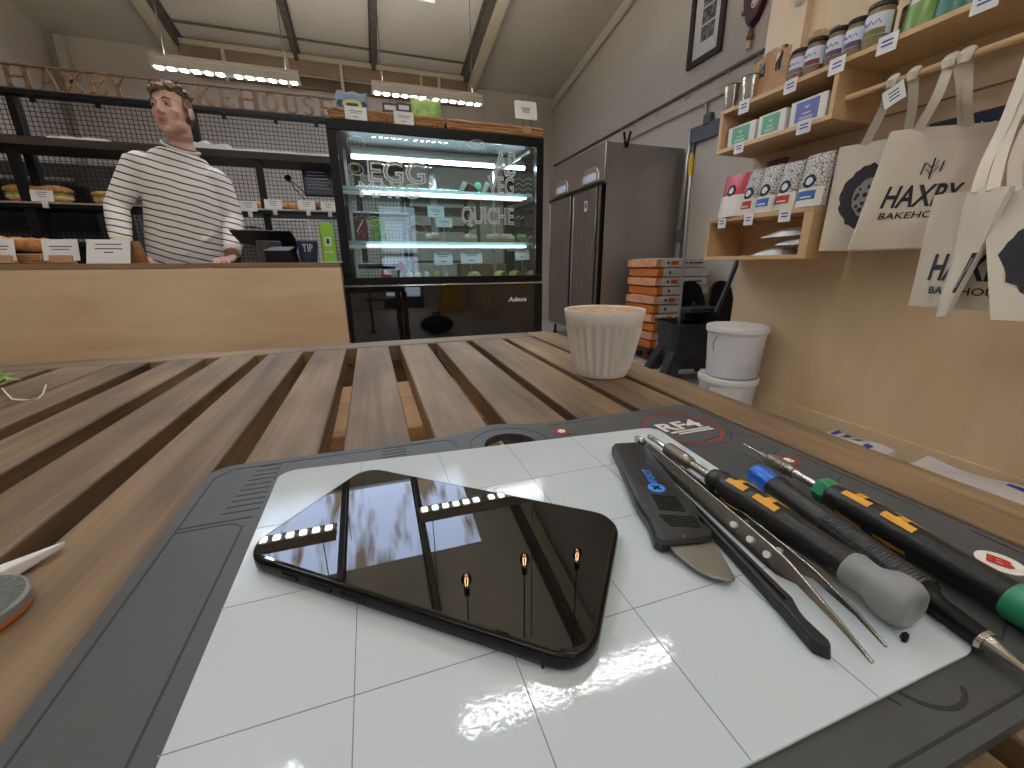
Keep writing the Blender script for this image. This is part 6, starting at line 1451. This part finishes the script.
def strap(t, pts, w, mt_='canvas', nm='handle', tw=None):
    pts = [V(p) for p in pts]; mb = MB(); K = []
    P = []
    for i in range(len(pts)-1):
        for j in range(6): P.append(pts[i].lerp(pts[i+1], j/6))
    P.append(pts[-1])
    Q = [sum((P[min(max(i+d, 0), len(P)-1)] for d in (-2, -1, 0, 1, 2)), V())/5 if 0 < i < len(P)-1 else P[i] for i in range(len(P))]
    b = 0
    for i, p in enumerate(Q):
        d = (Q[min(i+1, len(Q)-1)]-Q[max(i-1, 0)]).normalized(); v_ = (p-CAM).normalized(); a0 = (tw or 0)*sin(pi*i/len(Q))
        r = d.cross(v_).normalized(); n_ = r.cross(d); r = (r*cos(a0)+n_*sin(a0)); n_ = r.cross(d).normalized()
        for sx, sn in ((-1, -1), (1, -1), (1, 1), (-1, 1)): mb.v.append(p+r*w/2*sx+n_*.0018*sn)
        if i:
            for k in range(4): q = (k+1) % 4; mb.f.append((b-4+k, b-4+q, b+q, b+k))
        b += 4
    mb.f.append((0, 1, 2, 3)); mb.f.append((b-4, b-1, b-2, b-3)); mb.build(nm, mt_, t, angle=1.0)
def knot(t, p, s_=.022):
    p = V(p); MB().tube([p+V((-.014, 0, -.018)), p+V((-.017, .0, .002)), p+V((-.004, 0, .0165)), p+V((.012, .0, .010)), p+V((.015, 0, -.008))], [s_*.6, s_*.8, s_*.8, s_*.75, s_*.5], 10, flat=.5).build('handle_loop', 'canvas', t)
def print_text(t, f, nrm, s_, u, v, w, h, sh_=0, bold=0, mt_='print', off=.0022, nm='print_text'):
    fr = lambda x, y, z=0: f(u+x, v+y)+nrm*(off+z); MB().text(s_, fr, 0, 0, w, h, 0, shear=sh_, bold=bold).build(nm, mt_, t, smooth=False)
def loaf_print(t, f, nrm, cu_, cv_, ru, rv, seed):
    rr_ = random.Random(seed); nseg = 40
    def blob(r0, mt_, off, nm, jag=.05, c=(0, 0), only=None):
        mb = MB(); rings = 5; mb.v.append(f(cu_+c[0], cv_+c[1])+nrm*off)
        rad = [1+rr_.uniform(-jag, jag) for _ in range(nseg)]
        for k in range(1, rings+1):
            for j in range(nseg): a = 2*pi*j/nseg; q = r0*k/rings*rad[j]; mb.v.append(f(min(.995, cu_+c[0]+ru*q*cos(a)), cv_+c[1]+rv*q*sin(a))+nrm*off)
        for j in range(nseg):
            q = (j+1) % nseg; mb.f.append((0, 1+j, 1+q))
            for k in range(rings-1): mb.f.append((1+k*nseg+j, 1+(k+1)*nseg+j, 1+(k+1)*nseg+q, 1+k*nseg+q))
        mb.build(nm, mt_, t, smooth=False)
    blob(1, 'print', .0022, 'loaf_print', .06); blob(.62, 'printg', .0030, 'crumb_print', .04, (ru*.10, -rv*.04))
    pts = []
    for k in range(26):
        for tr_ in range(20):
            a, q = rr_.uniform(0, 2*pi), rr_.uniform(0, .52); c = (ru*(.10+q*cos(a)), rv*(-.04+q*sin(a)))
            if all(((c[0]-d[0])/ru)**2+((c[1]-d[1])/rv)**2 > .028 for d in pts): break
        pts.append(c); mb = MB(); s2 = rr_.uniform(.045, .085)
        mb.v = [f(min(.995, cu_+c[0]+ru*s2*cos(2*pi*j/9)*rr_.uniform(.8, 1.2)), cv_+c[1]+rv*s2*sin(2*pi*j/9)*rr_.uniform(.8, 1.2))+nrm*.0038 for j in range(9)]; mb.f = [tuple(range(9))]; mb.build('crumb_hole', 'print', t, smooth=False)
R_ = lambda y, z=1.498: V((1.85, y, z))
# 1: behind, loaf print
TL = PX(839.5, 147, 1.845); TR = PZ(908, 136, TL.z-.002); d_ = TR-TL; TR = TL+d_.normalized()*.335; TR.x = min(TR.x, 2.03)
BL = PX(819, 251, 1.825); BR = BL+(TR-TL)*1.0
t, f, nrm = tote('cream tote with bread print behind the lettered tote, leftmost bag', TL, TR, BL, BR, 'canvas', 1)
loaf_print(t, f, nrm, .37, .50, .26, .29, 3)
ka, kb = PX(894, 84, 1.85), PX(915, 77, 1.85)
strap(t, [f(.24, .98), PX(884, 108, 1.846), V((1.842, ka.y, 1.493))], .028); strap(t, [f(.60, .985), PX(913, 105, 1.87), V((1.842, kb.y, 1.493))], .026); knot(t, R_(ka.y)); knot(t, R_(kb.y))
tagc = PX(894, 95, 1.826); tt = thing('hanging_tag', 'white price tag tilted on the rail above the leftmost tote', 'price tag', (1.826, tagc.y, tagc.z))
g = FR(tagc, (-.1, -1, .36), (0, .36, 1)); MB().box(-.034, .034, -.03, .03, 0, .0015, g).build('tag_card', 'paper', tt, smooth=False)
for k_ in (.012, .0, -.012): MB().box(-.015, .018, k_-.002, k_+.002, .0017, .0022, g).build('print_line', 'ink', tt, smooth=False)
MB().tube([g(0, .029, .0), R_(tagc.y, 1.4855)+V((-.004, 0, 0))], .0015, 5).build('tag_string', 'canvas', tt)
# 2: HAXBY BAKEHOUSE tote
TL = PX(893, 131, 1.80); TR = PZ(1003, 121.5, TL.z); TR = TL+(TR-TL).normalized()*.305
BL = PX(849, 249, 1.745); BR = BL+(TR-TL)
t, f, nrm = tote('cream tote lettered HAXBY with wheat ear mark, largest in view', TL, TR, BL, BR, 'canvasw', 2)
print_text(t, f, nrm, 'HAXBY', .50, .445, .70, .185, .09, .022)
print_text(t, f, nrm, 'BAKEHOUSE', .52, .285, .70, .058, .06, .012)
def stroke(pts, mt_='print', w=.0028):
    P = [f(u-.30*(v-wc[1]), v)+nrm*.003 for u, v in pts]; MB().tube(P, w, 5, flat=.3).build('wheat_print', mt_, t)
wc = (.50, .665)
stroke([(wc[0]-.03, wc[1]-.085), (wc[0]+.012, wc[1]+.085)]); 
for k_ in (-.03, .02): stroke([(wc[0]-.062, wc[1]+k_+.03), (wc[0]-.012+k_*.25, wc[1]+k_-.02), (wc[0]+.045, wc[1]+k_+.045)])
stroke([(wc[0]-.105, wc[1]-.045), (wc[0]-.072, wc[1]+.05)]); stroke([(wc[0]+.06, wc[1]-.03), (wc[0]+.09, wc[1]+.055)])
ka, kb = PX(951, 65, 1.85), PX(968, 57, 1.85)
strap(t, [f(.22, .98), PX(938, 96, 1.825), V((1.842, ka.y, 1.493))], .027); strap(t, [f(.62, .985), PX(962, 90, 1.87), V((1.842, (ka.y+kb.y)/2, 1.490))], .024); strap(t, [f(.68, .985), PX(967, 100, 1.88), V((1.858, kb.y, 1.493))], .022); knot(t, R_(ka.y), .025); knot(t, R_(kb.y), .025)
# 3: lower bag with big H
TL = PX(936, 195.6, 1.68); TR = PZ(1030, 183, TL.z); TR = TL+(TR-TL).normalized()*.27
BL = PX(906, 305, 1.66); BR = BL+(TR-TL)
t, f, nrm = tote('cream tote with large dark letters, partly covered by folded tote', TL, TR, BL, BR, 'canvas', 3, .012, .010)
print_text(t, f, nrm, 'HAXBY', .56, .36, .80, .235, .09, .022); print_text(t, f, nrm, 'BAKEHOUSE', .56, .155, .70, .065, .05, .012)
k3 = PX(1022, 80, 1.80); K3 = V((1.842, .78, 1.493))
strap(t, [f(.42, .985), PX(998, 140, 1.74), PX(1018, 95, 1.80), R_(.80, 1.486)], .024); strap(t, [f(.62, .985), PX(1008, 150, 1.72), PX(1024, 100, 1.80), R_(.775, 1.486)], .022); knot(t, R_(.80)); knot(t, R_(.775))
# 4: folded bag seen edge on
tt4 = thing('tote_bag', 'folded pale tote hanging edge on, with narrow dark print', 'tote bag', tuple(PX(960, 250, 1.62)-V((0, 0, .2))), 'cotton tote bags on the rail')
e0, e1 = PX(968, 192, 1.625), PX(1011, 186, 1.60); e2, e3 = PX(936, 318, 1.60), PX(945, 316.5, 1.585)
e4 = PX(990, 232, 1.58)
nrm4 = ((e1-e0).cross(e0-e2)).normalized(); nrm4 = -nrm4 if nrm4.dot(CAM-e0) < 0 else nrm4
def f4(u, v, sd=0):
    L0 = e2*(1-v)+e0*v; L1 = e3*(1-v)+e1*v; return L0*(1-u)+L1*u + nrm4*((.012*sin(pi*u) if not sd else -.016)+.003*sin(9*v))
MB().slab(f4, 8, 20, 0).build('bag_body', 'canvasw', tt4)
MB().grid(lambda a, b: f4(.86+.135*a, .20+.32*b)+nrm4*.002, 2, 8).build('side_print', 'print', tt4)
MB().grid(lambda a, b: f4(.885+.05*a+.03*(b > .5), .24+.24*b)+nrm4*.003, 1, 8).build('crumb_print', 'printg', tt4)
strap(tt4, [f4(.35, .98), PX(985, 165, 1.66), PX(1008, 118, 1.74), R_(.825, 1.486)], .026, 'canvasw', tw=.5); strap(tt4, [f4(.7, .98), PX(1000, 160, 1.66), PX(1018, 110, 1.76), R_(.75, 1.486)], .024, 'canvasw', tw=.4); knot(tt4, R_(.825)); knot(tt4, R_(.75))
# 5: right bag with loaf print
TL = PX(986, 193, 1.60); BL = PX(991, 320, 1.57); hor = V((.28, -.95, 0)).normalized()*.34
TR = TL+hor+V((0, 0, .012)); BR = BL+hor+V((0, 0, .012))
TL = TL+V((.012, .012, 0))
t, f, nrm = tote('cream tote with round bread print at the right photo edge', TL, TR, BL, BR, 'canvasw', 5, .014, .010)
loaf_print(t, f, nrm, .38, .45, .31, .33, 8)
strap(t, [f(.16, .985), PX(1015, 150, 1.66), R_(.735, 1.486)], .026); strap(t, [f(.45, .985), PX(1030, 130, 1.7), R_(.715, 1.486)], .026); knot(t, R_(.735)); knot(t, R_(.715))
# dark blue notice on the partition behind the totes
a, b = PX(940, 121, XW-.006), PX(1004, 106, XW-.006); zt = 1.374; hh = .085
nt_ = thing('wall_notice', 'dark blue notice strip with white words behind the totes', 'sign', (XW-.005, (a.y+b.y)/2, zt-hh))
g = side((XW-.0005, a.y+.03, zt-hh)); w = a.y-b.y+.10
MB().box(0, w, 0, hh, .0002, .006, g).build('notice_board', 'navy', nt_, bev=.001)
MB().text('advice:', lambda x, y, z=0: g(x, y, z), w*.55, hh*.45, w*.42, hh*.36, .0068, bold=.02).build('notice_text', 'whitep', nt_, smooth=False)
# ================================================================ WALL PICTURES
def on_wall(x, y): return PX(x, y, XR)
c = on_wall(709, 20); yL, yR = on_wall(689, 60).y, on_wall(724, 35).y; zb_ = 2.665
pf = thing('framed_picture', 'dark framed black and white picture high on the block wall', 'picture', (XR, (yL+yR)/2, zb_))
g = FR((XR-.001, yL, zb_), (0, -1, 0), (0, 0, 1)); w, h = yL-yR, .74
for x0, x1, y0, y1 in ((0, .05, 0, h), (w-.05, w, 0, h), (.05, w-.05, 0, .05), (.05, w-.05, h-.05, h)): MB().box(x0, x1, y0, y1, .0, .028, g).build('frame_side', 'rackwood', pf, bev=.002)
MB().box(.0505, w-.0505, .0505, h-.0505, .001, .008, g).build('mount', 'white', pf, smooth=False)
for k in range(3):
    z_ = .17+.135*k; MB().prism([(w*.34, z_), (w*.72, z_+.0), (w*.72, z_+.12), (w*.34, z_+.12)], .008, .010, g).build('print', 'pictureart', pf, smooth=False)
og = thing('wall_ornament', 'dark colourful carved ornament with gold tassel on the wall', 'ornament', (XR, on_wall(754, 20).y, 2.72))
yc = on_wall(755, 15).y; g = FR((XR-.004, yc, 2.60), (0, -1, 0), (0, 0, 1))
P = [(-.05, .12), (.0, .08), (.06, .12), (.12, .24), (.13, .40), (.10, .52), (.03, .58), (-.06, .54), (-.11, .42), (-.10, .26), (-.075, .2)]
MB().prism(P, 0, .045, g, .86).build('ornament_body', 'ornament', og, bev=.006)
for x, y, r_, mt_ in ((.03, .24, .036, 'white'), (.025, .23, .018, 'red'), (-.075, .22, .02, 'gold'), (.09, .33, .024, 'gold'), (-.03, .36, .03, 'maroon'), (.04, .43, .03, 'purple'), (-.06, .46, .022, 'gold'), (.02, .34, .016, 'cream')): MB().ell((0, 0, 0), (r_, r_, .02), 12, 8, lambda a, b_, c_, x=x, y=y, r_=r_: g(x+a, y+b_, .04+c_*(.9 if r_ > .017 else 1.3))).build('bead', mt_, og)
MB().lathe(g(.0, .055, .02), (0, 0, -1), [(-.03, .012), (0, .02), (.03, .028), (.05, .012)], 14).build('tassel_knob', 'gold', og); MB().lathe(g(0, .01, .02), (0, 0, -1), [(0, .012), (.06, .022), (.061, .005)], 12).build('tassel', 'cream', og)
c = PX(797, 1, XW-.05)
dl = thing('wall_spotlight', 'small round pale fitting on the plywood near photo top', 'light fitting', (XW-.001, c.y, c.z))
MB().lathe((XW-.0008, c.y, c.z+.012), (-1, 0, 0), [(0, .03), (.012, .032), (.035, .028), (.05, .018), (.056, .004)], 24).build('fitting', 'white', dl)
# ================================================================ SACKS ON THE FLOOR BY THE PARTITION
for i, (xa, xb, lab) in enumerate(((866, 935, 'flat white paper sack with blue print on floor, farther one'), (905, 1024, 'flat white paper sack with dark print on floor, nearer one'))):
    y1_, y0_ = (1.215, .90) if i == 0 else (.895, .42)
    t = thing('paper_sack', lab, 'paper sack', (1.86, (y0_+y1_)/2, 0), 'flat paper sacks on the floor')
    zt_ = .14 if i == 0 else .165
    x0_, x1_ = 1.70, 2.025
    def f(u, v, sd, y0_=y0_, y1_=y1_, i=i, zt_=zt_):
        e = min(1, 8*min(u, 1-u)+.2)*min(1, 8*min(v, 1-v)+.2); return V((x0_+(x1_-x0_)*u, y0_+(y1_-y0_)*v, .001+(0 if not sd else zt_*e*(.94+.06*sin(6*u+9*v)))))
    MB().slab(f, 14, 16, 0).build('sack_paper', 'sack', t)
    for (u0, u1, v0, v1) in (((.70, .86, .78, .84), (.74, .88, .64, .72), (.66, .80, .45, .54), (.6, .7, .28, .36)) if i == 0 else ((.6, .95, .03, .12), (.7, .78, .2, .40))):
        MB().grid(lambda a, b: f(u0+(u1-u0)*a, v0+(v1-v0)*b, 1)+V((0, 0, .0015)), 4, 4).build('sack_print', 'inkb', t)
# ================================================================ BEHIND THE PHOTOGRAPHER (seen mirrored in the cabinet's base)
ws = thing('wet_floor_sign', 'yellow folding wet floor sign mirrored in the black cabinet base', 'floor sign', (1.42, -3.5, 0))
for s_ in (-1, 1):
    g = FR((1.42, -3.5+s_*.16, .002), (1, 0, 0), (0, -s_*.26, 1)); MB().prism([(-.24, 0), (-.17, 0), (-.15, .04), (.15, .04), (.17, 0), (.24, 0), (.10, .72), (-.10, .72)], -.006, .006, g).build('sign_panel', 'wetyellow', ws, bev=.003)
    for k_ in range(3): MB().box(-.07, .07, .2+.1*k_, .235+.1*k_, .0065 if s_ > 0 else -.0075, .0075 if s_ > 0 else -.0065, g).build('sign_print', 'ink', ws, smooth=False)
ch = thing('cafe_chair', 'brown wooden cafe chair mirrored in the black cabinet base', 'chair', (.15, -1.55, 0))
MB().box(-.08, .38, -1.78, -1.34, .43, .462).build('seat', 'chairwood', ch, bev=.01)
for x in (-.05, .31):
    for y in (-1.74, -1.42): MB().box(x, x+.035, y, y+.035, 0, .4295).build('leg', 'chairwood', ch, bev=.004)
for x in (-.05, .31): MB().box(x, x+.035, -1.78, -1.75, .4625, .86).build('back_post', 'chairwood', ch, bev=.004)
for z in (.58, .70, .82): MB().box(-.0145, .3095, -1.775, -1.755, z, z+.05).build('back_slat', 'chairwood', ch, bev=.004)
PBX = PY(437, 326, 5.45).x
bp = thing('backpack', 'black backpack on the floor mirrored in the cabinet base', 'bag', (PBX, -1.05, 0))
o = MB().ell((PBX, -1.05, .122), (.22, .14, .12), 20, 12).build('bag_body', 'trouser', bp); MB().ell((PBX, -.93, .10), (.13, .04, .08), 16, 9).build('front_pocket', 'trouser', bp)
MB().tube([(PBX-.05, -1.05, .23), (PBX-.05, -1.05, .27), (PBX+.05, -1.05, .27), (PBX+.05, -1.05, .23)], .012, 8).build('carry_loop', 'black', bp)
